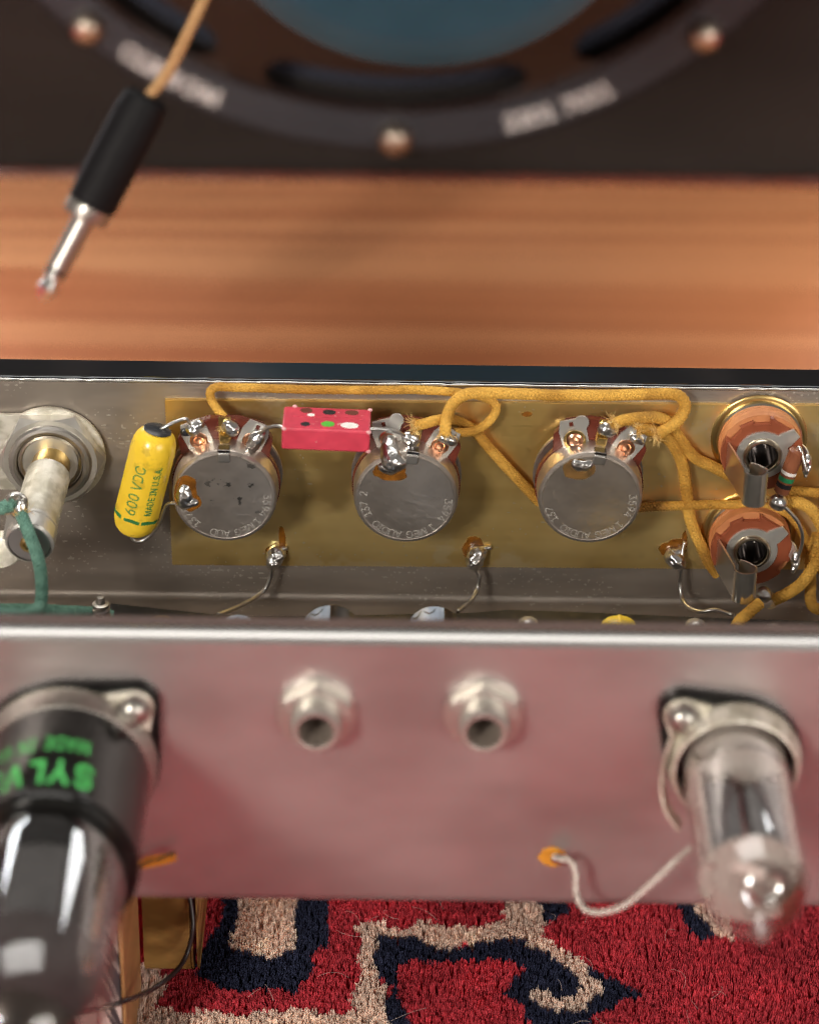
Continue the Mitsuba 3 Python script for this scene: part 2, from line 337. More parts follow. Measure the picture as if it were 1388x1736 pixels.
scene['rug_wool'] = {'type': 'twosided', 'bsdf': {'type': 'principled', 'base_color': {'type': 'mesh_attribute', 'name': 'vertex_color'}, 'roughness': 0.8, 'sheen': 0.4, 'specular': 0.2}}
mat('hair', (0.55, 0.45, 0.40), 0.6)

# ------------------------------------------------------------------ setting: floor and rug
ZR = -66.0
add('floor', rbox((-3000, -3000, -100), (3000, 3000, -75.2), 1), mat('floor_wood', (0.16, 0.085, 0.045), 0.4), smooth=False, kind='structure', label='dark floor under the rug')

NAVY, CREAM, RED = (0.027, 0.032, 0.066), (0.80, 0.65, 0.55), (0.56, 0.056, 0.078)
motif = []   # (polygon in rug X, Y millimetres, colour), later ones on top
def lay(pts, col, w=None):
    g = LineString(pts).buffer(w, cap_style=2, join_style=2) if w else Polygon(pts).buffer(0)
    motif.append((g, col))
lay([(-41.57, -28.65), (-17.57, -28.13), (-17.45, -50.43), (-20.62, -53.08), (-21.26, -61.62), (-24.63, -67.54), (-32.42, -66.04), (-37.03, -66.96), (-42.82, -65.83), (-47.48, -60.05), (-46.4, -52.33), (-43.64, -44.42)], NAVY)
lay([(-38.78, -28.59), (-24.83, -28.29), (-25.28, -51.67), (-29.98, -55.43), (-34.39, -53.8), (-40.19, -51.77), (-39.12, -42.11)], CREAM)
lay([(-60.83, -57.77), (-55.29, -59.78), (-53.69, -66.47), (-55.61, -72.3), (-50.33, -75.86), (-44.56, -73.71), (-34.59, -75.14), (-24.17, -72.48), (-12.23, -74.69), (-5.7, -71.28), (-1.86, -83.33), (-62.68, -84.55)], CREAM)
lay([(-11.1, -42.41), (-6.18, -40.98), (0.72, -44.37), (3.71, -39.43), (10.31, -42.84), (22.7, -40.81), (23.82, -27.24), (33.48, -27.04), (32.46, -45.02), (26.62, -48.64), (21.19, -47.88), (14.36, -48.89), (9.59, -52.46), (4.84, -49.09), (-3.09, -46.2), (-5.79, -48.44), (-4.87, -55.55), (-5.6, -60.87), (-3.35, -69.17), (-2.38, -83.34), (-8.76, -83.47), (-11.04, -69.33), (-10.47, -58.86), (-9.84, -50.27)], CREAM)
lay([(30.68, -27.1), (38.38, -26.93), (37.97, -37.14), (34.43, -39.67), (32.14, -37.94)], NAVY)
lay([(-6.08, -47.14), (2.1, -46.53), (9.72, -51.59), (19.83, -47.47), (28.06, -45.99), (33.44, -48.49), (41.33, -54.8), (46.43, -60.64), (53.59, -66.36), (50.27, -68.5), (42.6, -73.58), (39.57, -82.5), (29.01, -82.71), (27.65, -70.6), (22.43, -66.99), (24.67, -62.35), (26.92, -58.09), (22.42, -54.34), (15.66, -54.48), (8.9, -56.33), (2.15, -55.19), (-1.07, -57.81), (-1.52, -66.24), (1.2, -75.23), (2.56, -83.24), (-2.38, -83.34), (-4.14, -69.19), (-2.04, -67.08), (-5.61, -59.82)], NAVY)
lay([(28.42, -47.73), (32.74, -48.94), (38.86, -55.71), (42.8, -63.66), (39.03, -70.78), (32.71, -69.68), (29.12, -65.61)], CREAM, 2.0)
lay([(61.92, -26.43), (68.94, -26.28), (67.96, -35.39), (71.97, -43.75), (69.05, -46), (65.03, -41.25)], NAVY)
lay([(68.09, -26.29), (77.64, -26.09), (75.86, -46.3), (72.21, -44.18), (67.92, -35.84)], CREAM)
# the same ornament carries on over the part of the rug in front of the chassis
for x0, y0, k in ((-150, -300, 1), (40, -330, -1), (-60, -420, 1), (130, -400, 1), (-160, -180, -1), (170, -250, -1), (0, -560, 1), (220, -520, 1), (-230, -500, -1), (-260, -330, 1), (260, -380, -1)):
    b = Polygon([(0, 0), (38, 6), (44, 30), (24, 46), (0, 38), (-26, 44), (-40, 22), (-30, 4)])
    motif.append((affinity.translate(affinity.scale(b, k, 1), x0, y0), NAVY))
    motif.append((affinity.translate(affinity.scale(b, k * .5, .5), x0, y0), CREAM))
for y0 in (-620, -250 - 220):
    motif.append((sbox(-600, y0 - 8, 600, y0 + 8), CREAM)); motif.append((sbox(-600, y0 + 8, 600, y0 + 14), NAVY))

def rug_color(x, y, seed=3):
    """the woven pattern, knot by knot: colour at rug position x, y"""
    jx = x + 0.55 * (meshkit.noise(np.stack([x * .9, y * .9, x * 0], -1), 5) - .5) * 2
    jy = y + 0.55 * (meshkit.noise(np.stack([x * .9, y * .9, x * 0 + 9], -1), 6) - .5) * 2
    c = np.tile(np.array(RED), (len(x), 1))
    for g, col in motif:
        x0, y0, x1, y1 = g.bounds
        near = (jx > x0) & (jx < x1) & (jy > y0) & (jy < y1)
        idx = np.nonzero(near)[0]
        if len(idx):
            c[idx[contains_xy(g, jx[idx], jy[idx])]] = col
    tone = 0.78 + 0.5 * meshkit.fbm(np.stack([x * .06, y * .06, x * 0 + 2], -1), 3, 8)
    return c * tone[:, None]

rug = thing('rug', 'red patterned wool rug with navy and cream motifs under the amplifier', 'rug')
gx, gy = np.arange(-620, 621, 4.0), np.arange(-900, 431, 4.0)
GX, GY = np.meshgrid(gx, gy, indexing='ij')
P = np.stack([GX.ravel(), GY.ravel(), np.full(GX.size, ZR)], 1)
P[:, 2] += 1.4 * (meshkit.noise(P * .35, 4) - .5)
ny = len(gy)
i, j = np.meshgrid(np.arange(len(gx) - 1), np.arange(ny - 1), indexing='ij')
q = np.stack([i * ny + j, (i + 1) * ny + j, (i + 1) * ny + j + 1, i * ny + j + 1], -1).reshape(-1, 4)
add('ground_weave', tm(P, np.vstack([q[:, [0, 1, 2]], q[:, [0, 2, 3]]])), 'rug_wool', rug, smooth=True, color=rug_color(P[:, 0], P[:, 1]))
add('backing', rbox((-620, -900, -75), (620, 430, -67.4), .5), 'cream_cloth', rug, smooth=False)

def tufts():
    rng = np.random.default_rng(11)
    pit = 1.25
    X, Y = np.meshgrid(np.arange(-72, 106, pit), np.arange(-91, -22, pit), indexing='ij')
    X = X.ravel() + rng.normal(0, .16, X.size); Y = Y.ravel() + rng.normal(0, .16, X.size)
    n = len(X); base = rug_color(X, Y)
    hgt = 3.0 + .7 * (meshkit.fbm(np.stack([X * .12, Y * .12, X * 0], -1), 3, 2) - .5) * 2 + rng.normal(0, .22, n)
    lean = np.stack([.45 * (meshkit.fbm(np.stack([X * .2, Y * .2, X * 0 + 5], -1), 2, 3) - .5) * 2 + rng.normal(0, .10, n), -.06 + rng.normal(0, .12, n)], 1) * 2.2
    tone = rng.uniform(.80, 1.18, n)
    vs, fs, cs = [], [], []
    kf = 16
    for k in range(kf):
        ang = rng.uniform(0, 2 * np.pi, n); rr = .52 * np.sqrt(rng.uniform(0, 1, n))
        o = np.stack([rr * np.cos(ang), rr * np.sin(ang)], 1)
        spread = rng.normal(0, .24, (n, 2))
        b0 = np.stack([X + o[:, 0] * .7, Y + o[:, 1] * .7, np.full(n, ZR - .8)], 1)
        b2 = np.stack([X + o[:, 0] + lean[:, 0] + spread[:, 0], Y + o[:, 1] + lean[:, 1] + spread[:, 1], ZR + hgt * rng.uniform(.82, 1.08, n)], 1)
        b1 = b0 * .45 + b2 * .55; b1[:, :2] += o * .35
        rad = np.array([.17, .15, .055])
        a0 = rng.uniform(0, 2 * np.pi, n)
        rings = []
        for b, r in zip((b0, b1, b2), rad):
            for t in range(3):
                a = a0 + t * 2 * np.pi / 3
                rings.append(b + np.stack([r * np.cos(a), r * np.sin(a), np.zeros(n)], 1))
        v = np.stack(rings, 1)       # n, 9, 3
        off = (np.arange(n) * 9 + k * n * 9)[:, None, None]
        loc = []
        for s in (0, 3):
            for t in range(3):
                u = (t + 1) % 3
                loc += [[s + t, s + u, s + 3 + u], [s + t, s + 3 + u, s + 3 + t]]
        loc += [[6, 7, 8]]
        fs.append((np.array(loc)[None] + off).reshape(-1, 3)); vs.append(v.reshape(-1, 3))
        c = base * (tone * rng.uniform(.86, 1.16, n))[:, None]
        cs.append(np.repeat(c, 9, axis=0))
    return tm(np.vstack(vs), np.vstack(fs)), np.clip(np.vstack(cs), 0, 1)
tfm, tfc = tufts()
add('pile', tfm, 'rug_wool', rug, smooth=True, color=tfc, kind='stuff')
def coarse_pile():
    rng = np.random.default_rng(23)
    X, Y = np.meshgrid(np.arange(-340, 340, 3.1), np.arange(-470, 70, 3.1), indexing='ij')
    X = X.ravel() + rng.normal(0, .5, X.size); Y = Y.ravel() + rng.normal(0, .5, X.size)
    out = ~((X > -72) & (X < 106) & (Y > -91) & (Y < -22)); X, Y = X[out], Y[out]; n = len(X)
    base = rug_color(X, Y); tone = rng.uniform(.75, 1.25, n); vs, fs, cs = [], [], []
    for k in range(6):
        a = rng.uniform(0, 2 * np.pi, n); rr = 1.25 * np.sqrt(rng.uniform(0, 1, n))
        bx_, by_ = X + rr * np.cos(a), Y + rr * np.sin(a); a0 = rng.uniform(0, 2 * np.pi, n)
        v = np.stack([np.stack([bx_ + .62 * np.cos(a0 + t), by_ + .62 * np.sin(a0 + t), np.full(n, ZR - 1.0)], 1) for t in (0, 2.094, 4.189)] +
                     [np.stack([bx_ + rng.normal(0, .55, n), by_ + rng.normal(0, .55, n), ZR + 3.0 + rng.normal(0, .3, n)], 1)], 1)
        off = (np.arange(n) * 4 + k * n * 4)[:, None, None]
        fs.append((np.array([[0, 1, 3], [1, 2, 3], [2, 0, 3]])[None] + off).reshape(-1, 3)); vs.append(v.reshape(-1, 3))
        cs.append(np.repeat(base * (tone * rng.uniform(.85, 1.15, n))[:, None], 4, axis=0))
    return tm(np.vstack(vs), np.vstack(fs)), np.clip(np.vstack(cs), 0, 1)
cpm, cpc = coarse_pile()
add('outer_pile', cpm, 'rug_wool', rug, smooth=True, color=cpc, kind='stuff')
rng = np.random.default_rng(5)
hs = []
for k in range(26):
    x, y = rng.uniform(-70, 95), rng.uniform(-80, -36)
    a, L, bend = rng.uniform(0, 6.3), rng.uniform(3, 9), rng.normal(0, .8)
    t = np.linspace(0, 1, 8)
    hs.append(sweep(np.stack([x + L * t * np.cos(a + bend * t), y + L * t * np.sin(a + bend * t), ZR + 3.6 + .8 * np.sin(t * 3.1) + rng.uniform(-.3, .5) + t * 0], 1), .034, 4))
add('stray_fibre', cat(hs), 'hair', rug, smooth=True, kind='stuff')

# ------------------------------------------------------------------ speaker cabinet behind
cab = thing('speaker_cabinet', 'orange pine speaker cabinet with a black baffle board standing behind the amplifier', 'cabinet')
add('bottom_board', rbox((-192, 70, -62), (178, 347, -45), 1.5), 'orange_pine', cab, smooth=False)
add('baffle_board', rbox((-192, 347.5, -62), (178, 365, 300), 1.5), 'baffle_black', cab, smooth=False)
add('corner_shadow', sweep(spline([(-192, 345.5, -44), (-80, 345.2, -44.2), (90, 345.5, -43.8), (178, 345, -44)], 8), 1.8, 8, lambda s, t: 1 + .5 * (meshkit.noise(np.stack(np.broadcast_arrays(s * .15, t * 0, s * 0), -1)) - .5)), 'phenolic_dark', cab)  # dark strip in place of the shadow line where the boards meet

spk = thing('loudspeaker', 'large loudspeaker with dark grey frame and blue magnet cover mounted on the black baffle', 'loudspeaker')
SC = np.array([-6.5, 0, 129.5])
def ringpt(R, deg, y): return V(SC[0] + R * math.sin(math.radians(deg)), y, SC[2] - R * math.cos(math.radians(deg)))
add('mounting_ring', lathe([(146, 0), (146, 6), (147.5, 7.5), (159.5, 7.5), (162, 5), (162, 0)], V(SC[0], 347, SC[2]), (0, -1, 0), 128), 'ring_gray', spk)
def basket():
    # cone of the pressed frame with its long windows left open, as a thin double skin
    prof = [(148, 342), (146, 337), (141, 331), (129, 321.5), (117, 313), (112, 309.5), (104, 300), (92, 284), (80, 268), (70, 256), (58, 250), (0, 249)]
    pr = [np.array(prof[0], float)]
    for a, b in zip(prof[:-1], prof[1:]):
        n = max(1, int(np.hypot(b[0] - a[0], b[1] - a[1]) / 2.0))
        for k in range(1, n + 1): pr.append(np.array(a) + (np.array(b) - np.array(a)) * k / n)
    pr = np.array(pr); na = 480
    th = np.arange(na) * 2 * np.pi / na - np.pi
    def hole(R, a):
        d = np.degrees((a + np.pi / 8 * 0 + np.radians(360)) % (np.pi / 4))
        d = min(d, 45 - d)          # distance from the middle of a window, every 45 degrees
        s = d * np.pi / 180 * 133
        if 126.3 < R < 141:
            return s < 36 + math.sqrt(max(0, 7.4 ** 2 - (R - 133.6) ** 2))
        return 75 < R < 104 and 14.5 > abs(d - 0) > 4 and False
    def skin(off):
        v = [(SC[0] + r * math.sin(a), y + off, SC[2] - r * math.cos(a)) for r, y in pr for a in th]
        f = []
        for i in range(len(pr) - 1):
            R = (pr[i][0] + pr[i + 1][0]) / 2
            for j in range(na):
                if hole(R, (th[j] + np.pi / na)): continue
                a, b, c, d = i * na + j, i * na + (j + 1) % na, (i + 1) * na + (j + 1) % na, (i + 1) * na + j
                f += [[a, b, c], [a, c, d]]
        return tm(v, f)
    return cat(skin(0), skin(1.6))
add('basket', basket(), 'basket_metal', spk)
add('cone', lathe([(140, 344), (120, 334), (90, 318), (50, 295), (30, 285)], V(SC[0], 0, SC[2]), (0, 1, 0), 96), 'paper_cone', spk)
add('magnet_cover', lathe([(70, 250), (70, 246), (68.5, 240), (68, 202), (66.5, 195), (62, 191), (55, 189.5), (0, 188)], V(SC[0] + 8, 0, SC[2] - 7.5), (0, 1, 0), 96), 'bell_blue', spk)
add('rim_lip', lathe([(69, 249), (72, 248), (73.5, 246), (72, 243), (69, 243)], V(SC[0] + 8, 0, SC[2] - 7.5), (0, 1, 0), 96), 'warm_bolt', spk)
for k in range(8):
    c = ringpt(156, -41 + 41 * k if k < 3 else -41 + 41 * 2 + (k - 2) * 46.3, 339.5)
    add('bolt', lathe([(5.6, 0), (5.6, 2.0), (4.8, 4.4), (3.0, 5.8), (0, 6.4)], c, (0, -1, 0), 24), 'warm_bolt', spk)
def arctext(txt, R, mid, h, y, track=1.12):
    out, wid = [], [(0.45 if c == ' ' else 0.72) * h * track for c in txt]
    s = -sum(wid) / 2
    for c, w in zip(txt, wid):
        if c != ' ':
            m = meshkit.text_mesh(c, h, 0.25, bold=True)
            m.apply_translation([-np.ptp(m.vertices[:, 0]) / 2, -h / 2, 0])
            a = math.radians(mid) + (s + w / 2) / R
            ex = np.array([math.cos(a), 0, math.sin(a)]); ey = np.array([-math.sin(a), 0, math.cos(a)])
            out.append(place(m, V(SC[0] + R * math.sin(a), y, SC[2] - R * math.cos(a)), ex, ey, (0, -1, 0)))
        s += w
    return cat(out)
add('lettering', arctext('C12R 8 OHM', 155, -29.5, 5.6, 339.45, .92), 'white_print', spk, smooth=False)
add('lettering', arctext('2201 7031', 155, 20.5, 5.6, 339.45, 1.1), 'white_print', spk, smooth=False)
lt = meshkit.text_mesh('JENSEN', 4.0, .3); lt.apply_translation([-9, 0, 0])
add('lettering', place(lt, V(-3, 188.4, SC[2] - 46), (1, 0, 0), (0, 0, 1), (0, -1, 0)), 'white_print', spk, smooth=False)

# ------------------------------------------------------------------ plug hanging in the cabinet
plug = thing('speaker_plug', 'black handled phone plug hanging in front of the cabinet on a tan cord', 'plug')
tip, top = V(-102.76, 150, 3.01), V(-72.96, 168, 57.1)
ax = (top - tip) / np.linalg.norm(top - tip)
Lp = np.linalg.norm(top - tip)
s0 = Lp * 0.445
add('tip', lathe([(0, 0), (1.2, .1), (2.5, 2.2), (3.0, 3.6), (2.1, 6.4), (2.1, 7.0), (3.0, 7.2), (3.1, 8.6)], tip, ax, 32), 'tinned_wire', plug)
add('insulator_ring', cyl(tip + ax * 8.6, tip + ax * 9.5, 3.0), 'black_bakelite', plug)
add('sleeve', lathe([(3.1, 9.5), (3.15, s0 - 3)], tip, ax, 32), 'nickel', plug)
add('collar', lathe([(3.1, s0 - 3.2), (6.2, s0 - 2.8), (6.6, s0 - 1.5), (6.6, s0 + 1.2), (5.8, s0 + 1.6)], tip, ax, 40), 'nickel', plug)
add('handle', lathe([(5.9, s0 + 1.2), (6.9, s0 + 1.8), (7.1, s0 + 12), (7.0, Lp - 6), (6.4, Lp - 1.5), (5.0, Lp - .3), (2.4, Lp)], tip, ax, 48), 'black_rubber', plug)
cord = spline([top - ax * 2, V(-67.69, 171, 62.52), V(-61.8, 176, 72.99), V(-58.33, 182, 79.32), V(-54.31, 190, 86.67), V(-45.54, 205, 95.19), V(-24.6, 220, 104.16)], 1.0)
add('cord', sweep(cord, 1.6, 14, lambda s, t: 1 + .10 * np.sin(s * 3.2 + t * 2)), 'tan_cord', plug)

# ------------------------------------------------------------------ amplifier chassis: an open channel
ch = thing('amplifier_chassis', 'open metal amplifier chassis lying with its open side up in front of the cabinet', 'amplifier chassis')
X0, X1 = -230.0, 230.0
def profile_x(path, th):
    g = LineString(path).buffer(th / 2, cap_style=2, join_style=1, quad_segs=6)
    # the polygon lies in (Y, Z) and is extruded along X
    return place(extr(g, X1 - X0), (X0, 0, 0), (0, 1, 0), (0, 0, 1), (1, 0, 0))
def arc(c, r, a0, a1, n=7): return [(c[0] + r * math.cos(math.radians(a)), c[1] + r * math.sin(math.radians(a))) for a in np.linspace(a0, a1, n)]
add('control_panel_wall', profile_x(arc((-2.0, 1.2), 2.6, 270, 360) + [(0.6, 30), (0.6, 55.73)], 1.2), 'dull_steel', ch, smooth=25)
add('control_panel_flange', profile_x([(0.62, 56.35), (8.0, 56.5)], 1.2), 'dark_flange', ch, smooth=25)
wx = np.arange(-150, 151, .8)
add('worn_edge_highlight', sweep(np.stack([wx, np.full(len(wx), -.02), np.full(len(wx), 56.12)], 1), .32, 6, lambda s, t: .75 + .7 * (meshkit.noise(np.stack(np.broadcast_arrays(s * .6, t * 0, s * 0), -1), 9))), 'tinned_wire', ch, smooth=True)  # bright bead added as the edge highlight on the worn bend
add('rim_reflection_strip', rbox((X0, -102.15, 51.5), (X1, -98.3, 55.9), .9), mat('brown_reflection', proc(lambda p, n, uv: mix((0.050, 0.022, 0.014), (0.090, 0.042, 0.028), fbm(p.x * 120, p.y * 500, p.z * 500, 3))), 0.5), ch, smooth=30)  # added strip, the dark reflection along the near rim made as brown colour
add('floor_pan', profile_x([(-2.0, -1.4), (-50, -4.2), (-98.8, -10.1)], 1.2), 'dull_steel', ch, smooth=25)
def with_holes(m, spots, r):
    w = m3.Manifold(m3.Mesh(np.asarray(m.vertices, np.float32), np.asarray(m.faces, np.uint32)))
    for c_ in spots:
        w = w - m3.Manifold.cylinder(12, r, r, 40).rotate([90, 0, 0]).translate([c_[0], -96.0, c_[2]])
    w = w.to_mesh()
    return tm(w.vert_properties[:, :3], w.tri_verts)
pw = profile_x(arc((-100.4, -8.1), 2.4, 270, 180) + [(-102.8, 30), (-102.8, 53.0)], 1.2); pw.merge_vertices()
JA, JB = V(-17.75, -105, 36.83), V(15.2, -105, 37.07)
add('tube_panel_wall', with_holes(pw, (JA, JB), 4.0), 'tube_panel_metal', ch, smooth=25)
add('tube_panel_flange', profile_x(arc((-105.9, 53.7), 3.1, 0, 88, 14) + [(-106.9, 56.75), (-107.7, 56.4), (-108.0, 55.6)], 1.2), 'flange_metal', ch, smooth=25)
YN = -103.4    # outer face of the tube panel

# brass ground plate on the inside of the control panel
bp = onwall(Polygon([(-55.4, 51.9), (-55.0, 8.4), (130, 9.6), (130, 52.9)]), -.02, 0.9, 0.15)
brass = add('brass_plate', bp, 'tarnished_brass', smooth=False, label='tarnished brass ground plate flat against the control panel wall behind the controls', category='brass plate')
for px in [(26.08, 49.5), (64.36, 16.67)]:
    pass
add('rust_mark', onwall(affinity.translate(wobble(1.3, 4, sy=.5), V(26.08, -1, 49.5)[0], V(26.08, -1, 49.5)[2]), -.92, .12), 'flux', brass)

# ------------------------------------------------------------------ potentiometers
def text_on_can(C, txt, R, a0, h, y, key, missing=()):
    """characters stamped round the rim of the can, clockwise, tops outward; a0 in degrees clockwise from +X"""
    a = a0; out = []
    for i, c in enumerate(txt):
        w = (0.5 if c in ' 1I.' else 0.80) * h * 1.12
        if c != ' ' and i not in missing:
            m = meshkit.text_mesh(c, h, .05)
            m.apply_translation([-np.ptp(m.vertices[:, 0]) / 2 - m.vertices[:, 0].min(), -h / 2, 0])
            t = math.radians(a) + w / 2 / R
            rad = np.array([math.cos(t), 0, -math.sin(t)]); tan = np.array([-math.sin(t), 0, -math.cos(t)])
            out.append(place(m, V(C[0] + R * math.cos(t), y, C[1] - R * math.sin(t)), tan, rad, (0, -1, 0)))
        a += math.degrees(w / R)
    return cat(out)

def potentiometer(center, rot, label, stamp, a0):
    C = np.array([center[0], center[2]])
    k = thing('potentiometer', label, 'potentiometer', 'potentiometers in a row on the brass plate')
    c3 = V(C[0], 0, C[1])
    add('can', lathe([(11.95, 9.4), (11.75, 13.7), (11.6, 14.4), (11.2, 14.85), (10.75, 14.95), (10.45, 14.8), (0, 14.8)], c3, (0, -1, 0), 96), 'can_metal', k, smooth=28)
    th = math.radians(-rot)
    def L(poly): return affinity.translate(affinity.rotate(poly, -rot, origin=(0, 0)), C[0], C[1])
    def pt(x, z, y): return V(C[0] + x * math.cos(th) - z * math.sin(th), y, C[1] + x * math.sin(th) + z * math.cos(th))
    wafer = unary_union([Point(0, 0).buffer(12.2, 32), Polygon([(-9.6, 6), (-10.6, 11.5), (-8.6, 15.2), (-3.2, 16.9), (3.2, 16.9), (8.6, 15.2), (10.6, 11.5), (9.6, 6)])])
    add('wafer', onwall(L(wafer), -7.4, 2.0, .15), 'phenolic_dark', k, smooth=False)
    add('mounting_ring', onwall(L(Point(0, 0).buffer(12.5, 32)), -3.0, 1.2, .2), 'can_metal', k, smooth=False)
    add('shaft_bushing', cyl(V(C[0], -.8, C[1]), V(C[0], -8, C[1]), 5.0), 'clean_brass', k)
    # three terminals with their rivets
    for s in (-1, 1):
        lug = unary_union([Polygon([(-2.9, -3.4), (-3.1, 2.2), (-2.3, 4.8), (2.3, 4.8), (3.1, 2.2), (2.9, -3.4)])]).difference(sbox(-.45, 3.0, .45, 4.2))
        lug = affinity.translate(affinity.rotate(lug, -s * 24, origin=(0, 0)), s * 5.9, 11.7)
        tk = add('terminal', onwall(L(lug), -9.35, .45, .08), 'lug_metal', k, smooth=False)
        add('rivet', lathe([(2.0, 9.7), (2.0, 10.05), (1.75, 10.35), (1.25, 10.4), (1.0, 10.2), (.8, 9.9), (.45, 9.95), (0, 10.0)], pt(s * 5.85, 11.6, 0), (0, -1, 0), 28), 'copper', tk)
    mid = Polygon([(-1.35, 8), (-1.35, 17.5), (1.35, 17.5), (1.35, 8)])
    add('terminal', onwall(L(mid), -9.35, .5, .08), 'clean_brass', k, smooth=False)
    add('contact_clip', onwall(L(sbox(-1.1, 10.7, 1.1, 13.8)), -9.9, 1.5, .2), 'clean_brass', k, smooth=False)
    # bent-over locking tab at the top of the can
    q = math.radians(90 - rot * .9)
    e = V(math.cos(q), 0, math.sin(q)); tg = V(math.sin(q), 0, -math.cos(q))
    def slab(r0, r1, y0, y1, w, bv):
        m = rbox((-w / 2, r0, y0), (w / 2, r1, y1), bv, 12)
        return place(m, c3, tg, e, (0, -1, 0))
    add('tab', slab(8.9, 11.3, 14.5, 15.35, 2.9, .38), 'nickel', k + '__can', smooth=30)
    add('tab_slot', slab(11.2, 11.95, 12.4, 14.9, 2.8, .15), 'mirror_dark', k + '__can', smooth=False)
    add('marking', text_on_can(C, stamp, 9.55, a0, 1.75, -14.79, k), 'stamp_metal', k + '__can', smooth=False)
    return k, C, pt

p1, C1, q1 = potentiometer(V(-41.42, -15, 34.85), 0, 'left potentiometer with solder on the side of its scratched can, next to the yellow capacitor', '3594 1 MEG AUD   1378', -6)
p2, C2, q2 = potentiometer(V(-0.83, -15, 35.16), 8, 'middle potentiometer with a large shiny solder joint from lug to can', '3594  1 MEG AUDIO  137 2', 0)
p3, C3, q3 = potentiometer(V(40.39, -15, 35.63), 10, 'right potentiometer with a grey strap soldered to its can, beside the two jacks', '3594  1 MEG AUDIO  137', -8)

def on_can(C, poly, px, py, rot=0, y=-14.81, h=.12):
    return onwall(poly, y, h)
# pot 1: solder on the left of the can, with flux round it
f = affinity.translate(wobble(3.3, 21, amp=.4, sx=1.0, sy=1.25), V(-50.01, -14.9, 35.43)[0], V(-50.01, -14.9, 35.43)[2]).intersection(Point(*C1).buffer(11.3))
add('flux_stain', onwall(f, -14.82, .12), 'flux', p1, smooth=False)
add('solder_joint', hullblob([(V(-50.45, -13.9, 36.68), 1.7), (V(-50.49, -14, 34.6), 2.3), (V(-50.51, -14.4, 33), 1.7), (V(-48.21, -14.9, 33.47), 1.0)], 3, .04), 'solder', p1, smooth=True)
add('solder_joint', hullblob([(V(-35.42, -10.4, 45.38), 1.5), (V(-34.45, -10.8, 47.42), 1.8), (V(-33.22, -11.2, 49.15), 1.0)], 4), 'solder', p1, smooth=True)
add('solder_joint', hullblob([(V(-47.09, -9.8, 50.43), 1.3), (V(-48.56, -9.8, 49.36), 1.8)], 5), 'solder', p1, smooth=True)
add('solder_joint', hullblob([(V(-39.85, -10, 49.6), 1.8), (V(-40.63, -10, 50.34), 1.6)], 6), 'solder', p1, smooth=True)
add('black_paint', blob(V(-50.15, -10, 48.55), (1.2, .6, 1.0), 8), 'black_wax', p1, smooth=True)
# pot 2
f = affinity.translate(wobble(3.4, 7, amp=.3, sx=1.15, sy=.75), V(-4.33, -14.9, 41.87)[0], V(-4.33, -14.9, 41.87)[2]).intersection(Point(*C2).buffer(11.3))
add('flux_stain', onwall(f, -14.82, .12), 'flux', p2, smooth=False)
add('solder_joint', hullblob([(V(-4.55, -10.5, 47.25), 1.7), (V(-4.52, -12.4, 45.89), 2.3), (V(-3.83, -14.2, 44.34), 2.9), (V(-2.51, -14.6, 44.13), 1.9)], 9, .03), 'solder', p2, smooth=True)
add('solder_joint', hullblob([(V(-6.18, -14.8, 43.14), 1.2), (V(-4.34, -14.7, 43.11), 2.0), (V(-2.25, -14.7, 44.19), 1.6)], 12, .03), 'solder', p2, smooth=True)
add('solder_joint', hullblob([(V(-1.01, -11, 48.78), 1.1), (V(0.18, -10.4, 47.87), 2.0)], 10), 'solder', p2, smooth=True)
add('solder_joint', hullblob([(V(7.28, -10.6, 48.53), 1.5), (V(9.27, -10.8, 47.77), 1.3)], 11), 'solder', p2, smooth=True)
def grounding_strap(pts_, w, parent):
    g = unary_union([LineString(pts_).buffer(w), Point(pts_[0]).buffer(w * 1.5), Point(pts_[-1]).buffer(w * 1.25)])
    add('ground_strap', onwall(g, -9.85, .45, .1), 'lug_metal', parent, smooth=False)
grounding_strap([(-5.22, 46.67), (-3.66, 49.99), (-3.16, 52.38)], 1.3, p2)
# pot 3
grounding_strap([(36.76, 46.09), (37.68, 49.41), (37.95, 52.4)], 1.35, p3)
add('ring_washer', lathe([(1.9, 10.3), (2.5, 10.3), (2.5, 10.6), (1.9, 10.6), (1.9, 10.3)], q3(-5.85, 11.6, 0), (0, -1, 0), 28), 'clean_brass', p3)
add('rivet', lathe([(1.75, 10.3), (1.75, 10.7), (1.3, 10.95), (.9, 10.7), (0, 10.6)], q3(-5.85, 11.6, 0), (0, -1, 0), 28), 'copper', p3)
f = affinity.translate(wobble(3.3, 17, amp=.2, sx=1.1, sy=.8), V(37.45, -14.9, 43.25)[0], V(37.45, -14.9, 43.25)[2]).intersection(Point(*C3).buffer(11.4))
add('flux_stain', onwall(f, -14.82, .12), 'flux_dark', p3, smooth=False)
add('solder_joint', hullblob([(V(36.17, -12.6, 44.81), 1.3), (V(37.05, -14, 44.24), 1.7), (V(38.75, -14.7, 43.91), 1.3), (V(39.76, -14.8, 44.58), 1.0)], 13, .06), 'solder', p3, smooth=True)
add('solder_joint', hullblob([(V(43.41, -10, 50.84), 1.9), (V(44.48, -10, 50.41), 1.6)], 14), 'solder', p3, smooth=True)
add('solder_joint', hullblob([(V(49.94, -10.2, 48.8), 1.3), (V(51.16, -10.2, 48.07), 1.0)], 15), 'solder', p3, smooth=True)

